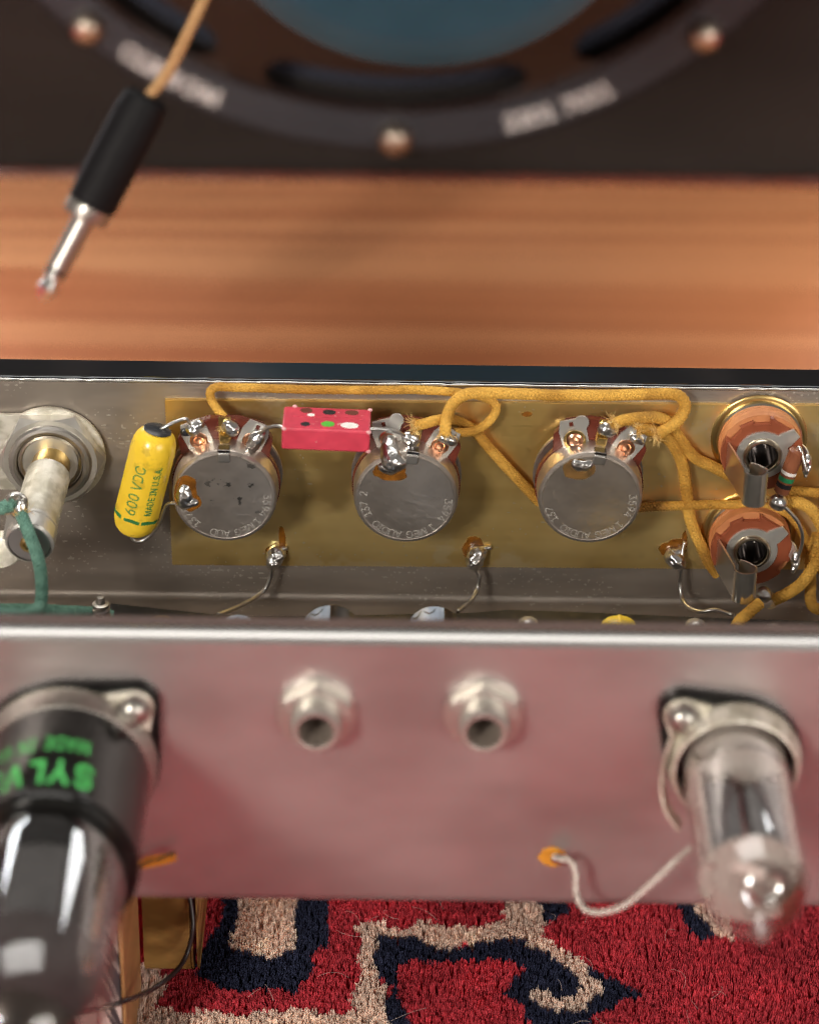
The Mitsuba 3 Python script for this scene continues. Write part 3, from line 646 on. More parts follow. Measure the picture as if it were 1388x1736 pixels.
# ------------------------------------------------------------------ yellow tubular capacitor
yc = thing('yellow_capacitor', 'yellow tubular capacitor with green printing leaning beside the left potentiometer', 'capacitor')
ya, yb = V(-56.02, -13, 50.98), V(-62.69, -13.5, 24.45)
yx = (yb - ya) / np.linalg.norm(yb - ya); yL = np.linalg.norm(yb - ya); yr = 5.05
prof = [(0, .0), (2.2, .1), (3.4, .7), (4.35, 1.8), (4.85, 3.2), (yr, 5.0), (yr + .05, 5.6), (yr, 6.2), (yr, yL - 5.6), (4.9, yL - 3.6), (4.3, yL - 1.8), (3.2, yL - .6), (1.8, yL - .1), (0, yL)]
add('body', lathe(prof, ya, yx, 64), 'yellow_paint', yc, smooth=40)
add('end_seal', lathe([(3.2, .28), (2.6, -.12), (0, -.3)], ya, yx, 32), 'black_wax', yc, smooth=True)
eY = V(0, -1, 0) - yx * (-yx[1]); eY /= np.linalg.norm(eY); eX = np.cross(yx, eY)
if eX[0] < 0: eX = -eX
def wrap(m, t0, phi0, r):
    """flat lettering (x along the axis from the bottom upward, y across) laid on the body"""
    v = np.array(m.vertices); ph = phi0 - v[:, 1] / r
    rr = r + v[:, 2]
    w = ya + yx * (t0 - v[:, 0])[:, None] + eX * (np.sin(ph) * rr)[:, None] + eY * (np.cos(ph) * rr)[:, None]
    return tm(w, m.faces)
l1 = meshkit.text_mesh('600 VDC', 2.5, .07); l1.apply_scale([.86, 1, 1])
l2 = meshkit.text_mesh('MADE IN U.S.A.', 1.55, .07, bold=True); l2.apply_scale([.80, 1, 1])
add('lettering', wrap(l1, yL - 6.9, -.10, yr + .02), 'green_ink', yc + '__body', smooth=False)
add('lettering', wrap(l2, yL - 7.5, .62, yr + .02), 'green_ink', yc + '__body', smooth=False)
band = []
for a0, a1 in ((-1.5, -.72), (-.55, .18), (.28, 1.2)):
    aa = np.linspace(a0, a1, 12)
    for u, w in zip(aa[:-1], aa[1:]):
        pass
    lo = np.stack([ya + yx * (yL - 6.0 + .10 * math.sin(a * 9)) + (eX * math.sin(a) + eY * math.cos(a)) * (yr + .07) for a in aa])
    hi = np.stack([ya + yx * (yL - 5.15 + .10 * math.sin(a * 7)) + (eX * math.sin(a) + eY * math.cos(a)) * (yr + .07) for a in aa])
    n = len(aa); v = np.vstack([lo, hi]); fidx = [[i, i + 1, n + i + 1] for i in range(n - 1)] + [[i, n + i + 1, n + i] for i in range(n - 1)]
    band.append(tm(v, fidx))
add('stripe', cat(band), 'green_ink', yc + '__body', smooth=False)
add('lead', sweep(spline([(-55.5, -13, 50.84), (-53.9, -13, 51.76), (-51.82, -12.5, 52.71), (-49.75, -12, 53.06), (-49.07, -11, 51.64), (-48.52, -10.2, 50.03)]), .40, 10), 'tinned_wire', yc, smooth=True)
add('lead', sweep(spline([(-62.97, -13.5, 23.98), (-62.49, -13.5, 22.59), (-60.62, -13.5, 22.31), (-58.43, -13.5, 24.05), (-56.47, -13.5, 26.86), (-55.3, -13.5, 30.27), (-54.44, -13.6, 32.02), (-52.78, -14.2, 32.7), (-50.59, -15, 33.19), (-49.23, -15.4, 33.59)]), .40, 10), 'tinned_wire', yc, smooth=True)

# ------------------------------------------------------------------ red moulded mica capacitor
rc = thing('red_capacitor', 'red moulded block capacitor with coloured dots between the left and middle potentiometers', 'capacitor')
A, B = V(-28.35, -20, 50.01), V(-9, -20, 49.41)
rex = (B - A) / np.linalg.norm(B - A); RW = np.linalg.norm(B - A)
rz = V(0, .06, 1); rz -= rex * (rz @ rex); rz /= np.linalg.norm(rz); ry = np.cross(rz, rex)
if ry[1] < 0: ry = -ry
RH, RD = 5.1, 12.0
body = rbox((0, 0, 0), (RW, RD, RH), .5, 16)
add('body', place(body, A, rex, ry, rz), 'red_bakelite', rc, smooth=20)
def rtop(x, y, h=0.0): return A + rex * x + ry * y + rz * (RH + h)
def dot(x, y, rx, ryy, m, seed):
    g = affinity.translate(wobble(1, seed, amp=.12, sx=rx, sy=ryy), x, y)
    add('colour_dot', place(extr(g, .1), A + rz * (RH + .0), rex, ry, rz), m, rc + '__body', smooth=False)
sx = RW / 149.0
dot(39 * sx, 9.9, 1.35, 1.25, 'dot_brown', 1); dot(78 * sx, 9.4, 1.45, 1.25, 'dot_black', 2); dot(117 * sx, 9.7, 1.5, 1.2, 'dot_brown', 3)
dot(47 * sx, 7.6, .85, .8, 'dot_white', 4); dot(39 * sx, 2.7, 1.0, 1.0, 'dot_black', 5); dot(77 * sx, 3.2, 1.45, 1.35, 'dot_green', 6); dot(114 * sx, 2.9, 2.0, 1.5, 'dot_white', 7)
for cx_, cy_, cz_ in ((RW - .3, .2, RH - .2), (RW - .2, .25, .3), (RW - .25, 11.6, RH - .1), (.4, .1, RH - .1), (2.4, 11.8, RH)):
    add('chip', blob(A + rex * cx_ + ry * cy_ + rz * cz_, (.55, .5, .4), int(cx_ * 7 + cy_) + 3, .4, sub=2), 'chipped_edge', rc + '__body', smooth=False)
def ridge(x0, y0, x1, y1):
    g = LineString([(x0, y0), (x1, y1)]).buffer(.09, cap_style=2)
    return place(extr(g, .1), A + rz * RH, rex, ry, rz)
add('moulded_line', cat(ridge(2.2, 6.6, RW - 1.6, 6.8), ridge(RW - 1.6, .5, RW - 1.6, 11.5), ridge(2.2, 6.6, 1.4, 11.6), ridge(1.2, .9, RW - 1.6, .9)), 'red_bakelite', rc + '__body', smooth=False)
add('lead', sweep(spline([(-27.37, -15, 52.64), (-29.5, -14, 52.66), (-31.52, -13, 51.64), (-33.04, -12, 49.89), (-34.15, -11.3, 48.15)]), .42, 10), 'tinned_wire', rc, smooth=True)
add('lead', sweep(spline([(-9.63, -15, 52.6), (-7.3, -14, 52.25), (-4.69, -13, 51.45), (-2.33, -12, 50.2), (-0.74, -11.2, 48.74)]), .42, 10), 'tinned_wire', rc, smooth=True)

# ------------------------------------------------------------------ cloth-covered wires
def braid(s, t): return 1 + .06 * np.sin(s * 7.6 + 5 * t) + .06 * np.sin(s * 7.6 - 5 * t) + .05 * (meshkit.noise(np.stack(np.broadcast_arrays(s * .55, np.cos(t) * .7, np.sin(t) * .7), -1), 3) - .5)
def fuzz(path, r, seed, per=2.2):
    rng = np.random.default_rng(seed); out = []
    n = len(path)
    for _ in range(int(n * .14 * per)):
        i = rng.integers(1, n - 1); t = path[i] - path[i - 1]; t /= np.linalg.norm(t) + 1e-9
        d = rng.normal(0, 1, 3); d -= t * (d @ t); d /= np.linalg.norm(d)
        p = path[i] + d * r * .95; L = rng.uniform(.25, .75)
        e = d * .75 + t * rng.normal(0, 1.0) + rng.normal(0, .2, 3); e /= np.linalg.norm(e)
        out.append(sweep(np.stack([p, p + e * L * .6, p + (e + rng.normal(0, .4, 3)) * L]), .028, 3, cap=False))
    return cat(out)
def cloth_wire(path, label, r=1.42, fr=(0, 0), m='yellow_cloth', name='cloth_wire', seed=1):
    r *= .94
    k = thing(name, label, 'wire', 'yellow cloth covered wires' if name == 'cloth_wire' else None)
    p = spline(path, .12); p = p + .55 * (np.stack([meshkit.fbm(p * .13 + 17 * seed + q * 40, 2, q) for q in range(3)], 1) - .5)
    add('braid', sweep(p, r, 26, braid), m, k, smooth=True)
    add('fuzz', fuzz(p, r, seed), m, k, smooth=True, kind='stuff')
    for e, on in ((0, fr[0]), (-1, fr[1])):
        if on:
            t = p[0] - p[6] if e == 0 else p[-1] - p[-7]
            t = t / np.linalg.norm(t); rng = np.random.default_rng(seed + 50 + e); o = []
            for _ in range(int(80 * on)):
                d = rng.normal(0, 1, 3); d -= t * (d @ t); d /= np.linalg.norm(d)
                s = p[e] + d * r * rng.uniform(.4, 1.0) - t * rng.uniform(0, .8)
                g = d * rng.uniform(.2, 1.2) + t * rng.uniform(.2, 1.2); L = rng.uniform(.6, 1.7)
                o.append(sweep(np.stack([s, s + g * L * .6, s + (g + rng.normal(0, .5, 3)) * L]), [.075, .06, .03], 4))
            add('frayed_end', cat(o), 'frayed_cloth', k, smooth=True)
    return k
cloth_wire([(-40.8, -9.5, 49.76), (-41.14, -8, 50.75), (-42.82, -6, 51.75), (-44.5, -4, 53.35), (-44.88, -3.5, 55.47), (-43.42, -3.3, 56.58), (-40.53, -3, 56.47), (-28.64, -3, 56.2), (-12.79, -2.6, 55.92), (3.08, -2.2, 55.95), (12.36, -2.2, 55.19), (17.15, -2.4, 54.02), (19.04, -3, 52.27), (18.28, -4, 50.09), (15.8, -5, 47.88), (13.13, -7, 47.87), (9.52, -9, 48.9)], 'yellow cloth wire along the top edge from the left potentiometer to the middle one', r=1.02, fr=(1, 0), seed=1)
cloth_wire([(7.65, -12, 49.75), (7.75, -11, 51.59), (8.27, -8, 52.97), (9.7, -5.5, 54.65), (11.79, -4.6, 55.99), (15.21, -4.4, 56.53), (26.82, -4.4, 56.41), (40.05, -4, 55.95), (53.26, -3.6, 56.38), (58.56, -3.4, 56.35), (60.87, -3.4, 55.19), (61.49, -3.8, 53.02), (60.03, -5.5, 50.91), (57.33, -7.5, 49.54), (54.62, -9, 48.97)], 'yellow cloth wire arching over from the middle to the right potentiometer with a frayed end', r=1.34, fr=(.5, 1.5), seed=2)
cloth_wire([(0.8, -10.5, 51.22), (2.9, -10, 51.58), (5.52, -8.6, 51.76), (8.44, -6.5, 50.98), (11.82, -4, 48.48), (15.5, -3.4, 44.89), (20.74, -3.4, 38.26), (26.29, -3.4, 31.88), (29.79, -3.4, 27.91)], 'yellow cloth wire slanting down from the middle potentiometer to behind the right one', r=1.22, fr=(1, 0), seed=3)
cloth_wire([(45.28, -10.5, 52.33), (47.86, -9, 52.46), (51.64, -7.5, 52.31), (54.93, -6, 51.7), (58.07, -4.5, 49.44), (60.81, -3.2, 44.85), (64.3, -3, 40.22), (68.33, -3, 37.83), (73.2, -3, 35.14)], 'yellow cloth wire from the right potentiometer to the upper jack', r=1.36, fr=(1, 0), seed=4)
cloth_wire([(50.29, -9.5, 50.52), (52.79, -8, 49.9), (55.93, -6, 47.81), (59.2, -4, 44.05), (61.73, -3, 38.35), (63, -3.6, 31.93), (64.12, -3, 25.08), (66.39, -3, 18.83), (69.23, -3, 12.53), (71.64, -3, 8.9)], 'yellow cloth wire hanging from the right potentiometer to the lower jack', r=1.36, fr=(1.2, 0), seed=5)
cloth_wire([(50.8, -3, 26.44), (53.75, -3, 26.79), (61.41, -4.4, 28.18), (70.87, -4, 28.25), (80.4, -3.4, 27.74), (85.91, -3.4, 26.26), (88.85, -3.4, 23.18), (92.34, -3.4, 16.62), (94.81, -4, 12.25), (98.33, -4, 5.91)], 'yellow cloth wire running level out from behind the right potentiometer between the two jacks', r=1.08, seed=6)
cloth_wire([(84.78, -4, 31.56), (88.11, -4, 31.92), (93.24, -4, 31.69), (98.9, -4, 31.46)], 'short yellow cloth wire at the right side of the upper jack beside the resistor', r=1.15, seed=7)
cloth_wire([(85.17, -9, 31.95), (87.84, -9, 31.99), (90.62, -9, 30.49), (93.04, -9, 27.13), (95.64, -9, 21.56)], 'yellow cloth wire curving away from the solder ball below the resistor', r=1.38, fr=(.4, 0), seed=8)
cloth_wire([(84.12, -10, 6.5), (86.85, -10, 8.14), (89.89, -10, 11.05), (92.51, -10, 15.52), (95.07, -10, 20.58)], 'yellow cloth wire curving up to the right from the solder ball of the lower jack', r=1.45, fr=(.4, 0), seed=9)
cloth_wire([(73.28, -29.11, 11), (74.71, -27.19, 12), (76.95, -25.23, 13), (79.19, -23.27, 14)], 'short yellow cloth wire below the lower jack going down to the black board', r=1.4, seed=10)
cloth_wire([(93.24, -6, 22.1), (92.45, -6, 15.01), (92.69, -6, 8.65), (93.04, -7, 4.46), (94.26, -8, 3.17), (96.58, -9, 3.51)], 'yellow cloth wire bent in an elbow at the far right under the jacks', r=1.35, seed=11)

# ------------------------------------------------------------------ grounding wires soldered to the brass plate
def ground_joint(px, lab, stain, balls, wire, seed):
    k = thing('ground_wire', lab, 'wire', 'bare ground wires soldered to the brass plate')
    add('flux_stain', onwall(stain, -.93, .12), 'flux', k, smooth=False)
    add('solder_blob', hullblob(balls, seed, .09), 'solder', k, smooth=True)
    add('wire', sweep(spline(wire), .52, 10), 'tinned_wire', k, smooth=True)
    return k
def stain(c, r, seed, sx, sy): return affinity.translate(wobble(r, seed, amp=.4, sx=sx, sy=sy), c[0], c[2])
ground_joint(0, 'bare ground wire soldered to the brass plate below the left potentiometer', unary_union([stain(V(-29.41, -1, 15.72), 1.6, 31, .45, 2.0), stain(V(-30.81, -1, 12.36), 2.2, 32, 1.2, .7)]),
             [(V(-29.42, -1.4, 13.26), .8), (V(-30.78, -1.8, 12.2), 2.3), (V(-31.28, -3, 11), 1.9), (V(-31.54, -3.6, 9.76), .8)],
             [(-28.32, -1.5, 13.65), (-29.66, -2, 13.61), (-31.4, -3.6, 10.4), (-32.11, -4, 6.8), (-33.88, -5, 3.85), (-37.09, -9, 3.7), (-39.78, -14, 5), (-43.15, -20, 6.94)], 41)
ground_joint(0, 'bare ground wire soldered to the brass plate below the gap of middle and right potentiometers', stain(V(15.01, -1, 14.02), 2.9, 33, 1.0, 1.2),
             [(V(17.6, -1.4, 14.13), .7), (V(15.7, -1.8, 13.23), 2.3), (V(15.18, -3, 11.55), 2.0), (V(15.34, -3.6, 10.16), .8)],
             [(18.95, -1.5, 14.69), (17.04, -2, 14.32), (15.46, -3.4, 11), (16.34, -4, 8.18), (15.84, -5, 5.26), (14.44, -9, 4.81), (12.72, -14, 6.29), (11.32, -18, 7.48)], 42)
ground_joint(0, 'bare ground wire soldered to the brass plate beside the lower jack', unary_union([stain(V(61.33, -1, 14.72), 2.9, 34, 1.15, .95), stain(V(63.62, -1, 17.61), 1.2, 36, .5, 1.6)]),
             [(V(63.2, -1.4, 14.99), .7), (V(61.1, -1.8, 12.97), 2.2), (V(62.13, -3, 12.43), 1.9), (V(63.11, -3.6, 11.21), .8)],
             [(63.76, -1.5, 16.96), (63.27, -2, 15.34), (62.96, -3.6, 11.53), (62.92, -4, 6.97), (63.47, -6, 4.35), (64.81, -10, 4.28), (67.13, -14, 5.69), (70.23, -15, 6.84), (73.7, -18, 7.49)], 43)

# ------------------------------------------------------------------ the two input jacks on the right
def input_jack(hole, label):
    """hole: pixel-free centre of the bushing mouth, at its rear face"""
    k = thing('input_jack', label, 'jack', 'input jacks on the control panel')
    c = V(hole[0], 0, hole[2])
    add('nut_ring', lathe([(3.3, .9), (9.7, .9), (9.7, 2.6), (9.3, 3.0), (3.3, 3.0)], c, (0, -1, 0), 64), 'brassy_nickel', k)
    add('seat_washer', lathe([(10.9, .92), (10.9, 1.3), (10.4, 1.6), (9.6, 1.6)], c, (0, -1, 0), 64), 'clean_brass', k)
    add('phenolic_stack', lathe([(3.3, 3.0), (9.35, 3.0), (9.35, 4.3), (9.25, 4.35), (9.25, 5.6), (9.35, 5.65), (9.35, 7.4), (3.3, 7.4)], c, (0, -1, 0), 72), 'phenolic_edge', k, smooth=30)
    def L(poly, rot=0): return affinity.translate(affinity.rotate(poly, rot, origin=(0, 0)), c[0], c[2])
    disc = Point(0, 0).buffer(9.2, 40)
    notch = unary_union([affinity.rotate(sbox(-1.9, 7.6, 1.9, 12), a, origin=(0, 0)) for a in (52, 4)] + [affinity.rotate(sbox(-3.0, 8.3, 3.0, 12), a, origin=(0, 0)) for a in (28, -32)] + [affinity.rotate(sbox(-1.6, 8.0, 1.6, 12), -120, origin=(0, 0))])
    add('front_disc', onwall(L(disc.difference(notch).difference(Point(0, 0).buffer(3.3))), -7.42, 1.3, .15), 'phenolic', k, smooth=False)
    ring = unary_union([Point(0, 0).buffer(5.9, 40), affinity.rotate(Polygon([(-1.9, 3), (-1.9, 6.5), (-1.2, 9.3), (1.2, 9.3), (1.9, 6.5), (1.9, 3)]), -52, origin=(0, 0))])
    add('earth_lug', onwall(L(ring.difference(Point(0, 0).buffer(3.3))), -8.75, .55, .12), 'lug_metal', k, smooth=False)
    add('bushing', lathe([(3.05, 2), (3.05, 8.9), (3.25, 9.9), (3.55, 10.25), (3.95, 10.2), (4.25, 9.8), (4.35, 9.3), (4.35, 8.5)], c, (0, -1, 0), 64), 'brassy_nickel', k)
    add('bore', lathe([(3.03, 9.0), (2.9, 5), (2.9, 1.1), (0, 1.1)], c, (0, -1, 0), 48), 'mirror_dark', k)
    # contact spring: a wide strip from the left of the stack that comes out towards the viewer and curls in front of the bore
    path = [V(c[0] - 8.0, -7.6, c[2]), V(c[0] - 7.5, -9.6, c[2]), V(c[0] - 6.3, -15.0, c[2]), V(c[0] - 5.1, -20.8, c[2])]
    cc = V(c[0] - 2.75, -21.4, c[2]); 
    for a in np.linspace(172, 395, 20): path.append(cc + V(2.5 * math.cos(math.radians(a)), 0, 0) + V(0, 2.5 * math.sin(math.radians(a)), 0))
    path += [cc + V(1.85, 1.9, 0), cc + V(1.25, 3.1, 0), cc + V(.2, 4.3, 0), cc + V(-.7, 5.0, 0)]
    path = np.array([path[0]] + path[1:])
    path = np.vstack([spline(path[:4], 1.0), path[4:]])
    w = np.full(len(path), 8.0); w[-5:] = np.linspace(7.8, 6.4, 5)
    path[:, 2] = c[2] - 1.1
    add('contact_spring', ribbon(path, (0, 0, 1), w, .42), 'spring_metal', k, smooth=30)
    # solder tag at the right of the stack
    t = [V(c[0] + 8.0, -7, c[2] + .6), V(c[0] + 9.3, -9.0, c[2] + .2), V(c[0] + 9.8, -12.0, c[2] - .8)]
    add('solder_tag', ribbon(spline(t, .4), (0.25, 0, 1), 3.4, .45), 'lug_metal', k, smooth=30)
    add('solder_joint', hullblob([(t[2] + V(.1, .6, 1.8), .8), (t[2] + V(0, .2, 0), 1.15), (t[2] + V(-.3, -.6, -2.2), .6)], int(abs(hole[0]) * 3) % 7 + 2, .1), 'solder', k, smooth=True)
    return k, c
j1, JC1 = input_jack(V(78.86, -10, 44.16), 'upper input jack with a resistor soldered to its side, on the brass plate')
j2, JC2 = input_jack(V(78.22, -10, 19.07), 'lower input jack with orange phenolic rim, below the one carrying the resistor')

re_ = thing('resistor', 'brown resistor with white, green and black bands soldered to the upper jack', 'resistor')
ra, rb = V(86.27, -11.5, 47.05), V(83.35, -12, 36.09)
rx = (rb - ra) / np.linalg.norm(rb - ra); rl = np.linalg.norm(rb - ra)
mat('resistor_brown', proc(lambda p, n, uv: mix((0.16, 0.05, 0.025), (0.27, 0.095, 0.045), fbm(*K(p, 300), 3))), 0.3)
add('body', cyl(ra, rb, 1.75, ch=.4), 'resistor_brown', re_)
for t, w, m in ((.47, .075, 'dot_white'), (.60, .10, 'dot_green2'), (.74, .10, 'dot_black')):
    if m == 'dot_green2': mat('dot_green2', (0.02, 0.22, 0.085), .35)
    add('colour_band', lathe([(1.79, rl * t), (1.79, rl * (t + w))], ra, rx, 36), m, re_ + '__body')
add('lead', sweep(spline([(86.3, -11.5, 46.75), (86.49, -11.5, 47.66), (87.01, -12, 47.04), (87.75, -13, 44.6), (88.39, -13.5, 42.47)]), .42, 10), 'tinned_wire', re_, smooth=True)
add('solder_ball', blob(V(82.8, -12.5, 33.92), (2.1, 1.9, 2.0), 5, .14), 'solder', re_, smooth=True)
jw = add('jumper_wire', sweep(spline([(83.9, -12.5, 33.33), (85.63, -12.5, 31.51), (87.7, -12.5, 28.93), (88.87, -12.5, 25.85), (89.05, -12, 22.46), (88.26, -12, 18.85), (87.49, -12, 16.64)]), .45, 10), 'tinned_wire', smooth=True,
         label='bare jumper wire bowed between the solder ball under the resistor and the lower jack', category='wire')
sb = add('solder_ball', blob(V(81.77, -9.5, 7.75), (2.0, 1.9, 2.0), 9, .10), 'solder', smooth=True, label='shiny solder ball under the lower jack at the end of a yellow wire', category='solder')

# ------------------------------------------------------------------ pilot lamp holder on the left
pl = thing('pilot_lamp_holder', 'pilot lamp holder with big hex nut and cream metal barrel at the left', 'lamp holder')
pc = V(-81.54, -4, 37.37); pcx, pcz = pc[0], pc[2]
c = V(pcx, 0, pcz)
def PL(poly): return affinity.translate(poly, pcx, pcz)
br = unary_union([Point(0, 0).buffer(12.3, 40), sbox(-60, -9, 0, 10.5).intersection(Polygon([(-60, -30), (-60, 10.4), (0, 12.4), (0, -12)]))])
add('bracket', onwall(PL(br), -.6, 1.0, .2), 'zinc_cream', pl, smooth=False)
hx = (m3.Manifold.cylinder(2.9, 12.3, 12.3, 6) ^ m3.Manifold.cylinder(2.9, 13.6, 10.6, 72)).to_mesh()
add('hex_nut', place(tm(hx.vert_properties[:, :3], hx.tri_verts), c + V(0, -1.6, 0), (1, 0, .03), (-.03, 0, 1), (0, -1, 0)), 'nut_metal', pl, smooth=18)
add('barrel_ring', lathe([(9.3, 4.1), (9.4, 4.9), (9.0, 5.5), (8.3, 5.7), (7.6, 5.4), (7.3, 4.7), (7.2, 2.5)], c, (0, -1, 0), 72), 'nickel', pl)
add('threaded_lip', lathe([(7.15, 4.0), (7.1, 5.0), (6.6, 5.2), (6.3, 4.6), (6.3, 2.0)], c, (0, -1, 0), 72), 'brassy_nickel', pl)
add('jewel_cup', lathe([(6.6, 4.8), (6.2, -2), (4.0, -9), (0, -10)], c, (0, -1, 0), 56), 'mirror_dark', pl)
b0, b1 = V(-81.3, -4, 36.76), V(-83.03, -34, 33.33)
bx = (b1 - b0) / np.linalg.norm(b1 - b0); bl = np.linalg.norm(b1 - b0)
add('brass_shell', lathe([(4.3, -4), (4.4, 4.8), (4.6, 5.2)], b0, bx, 48), 'clean_brass', pl)
add('barrel', lathe([(4.7, 4.8), (5.0, 5.0), (5.0, bl - 6.3), (4.7, bl - 6.0)], b0, bx, 48), 'zinc_cream', pl)
add('brass_rim', lathe([(4.7, bl - 6.2), (5.4, bl - 5.9), (5.4, bl - 5.1), (5.0, bl - 4.9), (5.4, bl - 4.6), (5.4, bl - .4), (4.8, bl)], b0, bx, 48), 'lug_metal', pl)
add('end_disc', lathe([(5.0, bl - .9), (4.6, bl - .25), (1.6, bl - .2), (0, bl - .2)], b0, bx, 48), 'end_metal', pl)
add('centre_contact', lathe([(2.0, bl - .2), (2.0, bl + .5), (1.2, bl + .9), (.8, bl + .4), (0, bl + .4)], b0, bx, 28), 'clean_brass', pl)
# strip that carries the barrel, and its side lug with a wire loop
add('support_strip', ribbon(spline([V(-98.82, -26, 25.61), V(-92.03, -27, 27.22), V(-87.35, -28, 29.25), V(-84.16, -29, 32.92)], .8), (0.1, .55, 1), 8.5, .7), 'zinc_cream', pl, smooth=30)
add('side_lug', ribbon(spline([V(-87.63, -29, 31.36), V(-86.59, -31, 36.3), V(-85.43, -32, 41.08)], .8), (1, -.3, 0), 4.0, .5), 'lug_metal', pl, smooth=30)
loop = [V(-84.68, -33, 43.14) + V(1.9 * math.cos(a) - .6, 0, 1.5 * math.sin(a) + .6) for a in np.linspace(-1.2, 4.0, 18)]
add('wire_loop', sweep(spline(loop, .4), .5, 10), 'tinned_wire', pl, smooth=True)
add('solder_joint', hullblob([(V(-84.22, -32.5, 43.16), 1.3), (V(-84.5, -33, 41.67), 1.7), (V(-85.93, -32.6, 39.93), 1.0)], 6, .1), 'solder', pl, smooth=True)
cloth_wire([(-84.4, -34, 41.35), (-83.83, -35, 40.16), (-82.52, -36.5, 37.35), (-81.1, -37.5, 32.74), (-80.27, -38, 27.79), (-80.1, -39, 23.87), (-80.37, -42, 21.93), (-81.02, -52, 26.35), (-82.87, -66, 34.77), (-89.21, -72, 39)], 'green cloth wire hanging from the pilot lamp holder to the chassis bottom', r=1.45, fr=(.6, 0), m='green_cloth', name='green_wire', seed=21)
cloth_wire([(-92.99, -33, 41.54), (-89.13, -33, 41.6), (-87.81, -33, 42.21), (-85.99, -33, 42.53)], 'short green cloth wire entering from the left to the pilot lamp holder', r=1.5, m='green_cloth', name='green_wire', seed=22)
cloth_wire([(-99.49, -27.49, 12), (-91.51, -27.8, 12), (-83.56, -27.85, 12), (-76.91, -28.18, 12), (-71.79, -26.95, 11), (-66.71, -25.38, 9)], 'green cloth wire lying along the bottom of the chassis at the left behind the rim', r=1.8, m='green_cloth', name='green_wire', seed=23)

# ------------------------------------------------------------------ component board on the floor of the chassis
bd = thing('component_board', 'black fibre component board lying in the bottom of the chassis behind the rim', 'component board')
edge = [(-230, -22.5)] if False else []
far = [(-67.79, -17.23), (-43.71, -21.46), (-36.33, -21.78), (-20.29, -21.64), (1.11, -20.1), (14.52, -19.26), (22.6, -17.79), (36.03, -18.22), (54.77, -19.28), (73.46, -20.33), (93.23, -20.85), (116.2, -21.29)]
bpoly = Polygon(far + [(140, -92), (-66, -92)])
add('board', onfloor(bpoly, 6.0, 2.0, .2), 'black_board', bd, smooth=False)
for x, y in ((-45, -85), (0, -85), (60, -85), (-30, -50), (50, -45)):
    add('standoff', cyl(V(x, y, -5.5), V(x, y, 6.0), 2.2), 'nickel', bd)
for px in ([(27.09, -25.12), (64.77, -24.95), (82.17, -26.76), (-6.81, -28.44)]):
    add('eyelet', lathe([(2.6, 7.9), (2.7, 8.4), (2.2, 9.4), (1.2, 10.1), (0, 10.3)], V(px[0], px[1], 0), (0, 0, 1), 28), 'lug_metal', bd, smooth=True)
add('solder_lump', blob(V(*[(-55.87, -24.61)][0], 8.4), (2.6, 1.4, .9), 12, .35), 'flux_dark', bd, smooth=True)
def can_cap(top, r, split, label):
    k = thing('electrolytic_capacitor', label, 'capacitor', 'round capacitors lying on the component board')
    c0 = V(top[0], top[1], top[2] - r); c1 = c0 + V(0, -34, -.5)
    add('sleeve', lathe([(0, 0), (r - 1.6, 0), (r - .4, .5), (r, 1.4), (r, 33), (r - .7, 34), (0, 34)], c0, c1 - c0, 56), 'black_sleeve', k)
    a = np.linspace(math.pi * .5 + split[0], math.pi * .5 + split[1], 16); rr = r + .05
    lo = np.stack([c0 + V(rr * math.cos(t), -1.6, rr * math.sin(t)) for t in a]); hi = np.stack([c0 + V(rr * math.cos(t), -31, rr * math.sin(t)) for t in a])
    n = len(a); add('printed_label', tm(np.vstack([lo, hi]), [[i, i + 1, n + i + 1] for i in range(n - 1)] + [[i, n + i + 1, n + i] for i in range(n - 1)]), 'blue_white_print', k, smooth=True)
    for q, (t0, y0) in enumerate(((split[0] * .3 + split[1] * .7, -3.2), (split[0] * .65 + split[1] * .35, -3.6))):
        th = np.linspace(-1, 1, 12)
        ar = np.stack([c0 + V((r + .12) * math.cos(math.pi / 2 + t0 + .22 * u), y0 + 1.6 * abs(u) ** 1.5 - .9, (r + .12) * math.sin(math.pi / 2 + t0 + .22 * u)) for u in th])
        add('print_mark', ribbon(ar, (0, 1, 0), .55, .06), 'dot_black', k + '__printed_label', smooth=False)
    return k
can_cap(V(-37.36, -36, 17.95), 5.2, (-.55, .55), 'small round capacitor with blue and white print just showing behind the rim, leftmost of three')
can_cap(V(-16.93, -35, 20.09), 6.5, (.03, 1.35), 'round black capacitor with white and blue print behind the rim, middle one of three')
can_cap(V(5.86, -35, 20.14), 5.9, (-.35, 1.2), 'round black capacitor with pale blue print behind the rim, rightmost of three')
yd = thing('yellow_disc_capacitor', 'small yellow capacitor with a ridge on its top just showing behind the rim', 'capacitor')
add('body', blob(V(46.48, -37, 15.26), (4.3, 3.2, 2.9), 3, .04), 'yellow_paint', yd, smooth=True)
add('ridge', rbox(V(46.57, -37.5, 18.34) + V(-.5, -4, -1.8), V(46.57, -37.5, 18.34) + V(.5, 1, .6), .4), 'yellow_paint', yd, smooth=30)
sc = thing('spring_screw', 'small metal screw with rings standing at the left end of the black board', 'screw')
s0_ = V(-68.74, -28, 11.86)
add('shank', lathe([(0, 6.6), (.8, 6.5), (1.0, 5.6), (1.1, 5.0), (1.9, 4.8), (1.9, 4.1), (1.2, 3.9), (1.9, 3.3), (2.0, 2.7), (1.3, 2.4), (2.1, 1.8), (2.1, 1.0), (1.3, .6), (2.2, 0), (2.2, -3), (1.5, -10)], s0_ + V(0, 0, -2.2), (0, 0, 1), 28), 'nickel', sc, smooth=35)

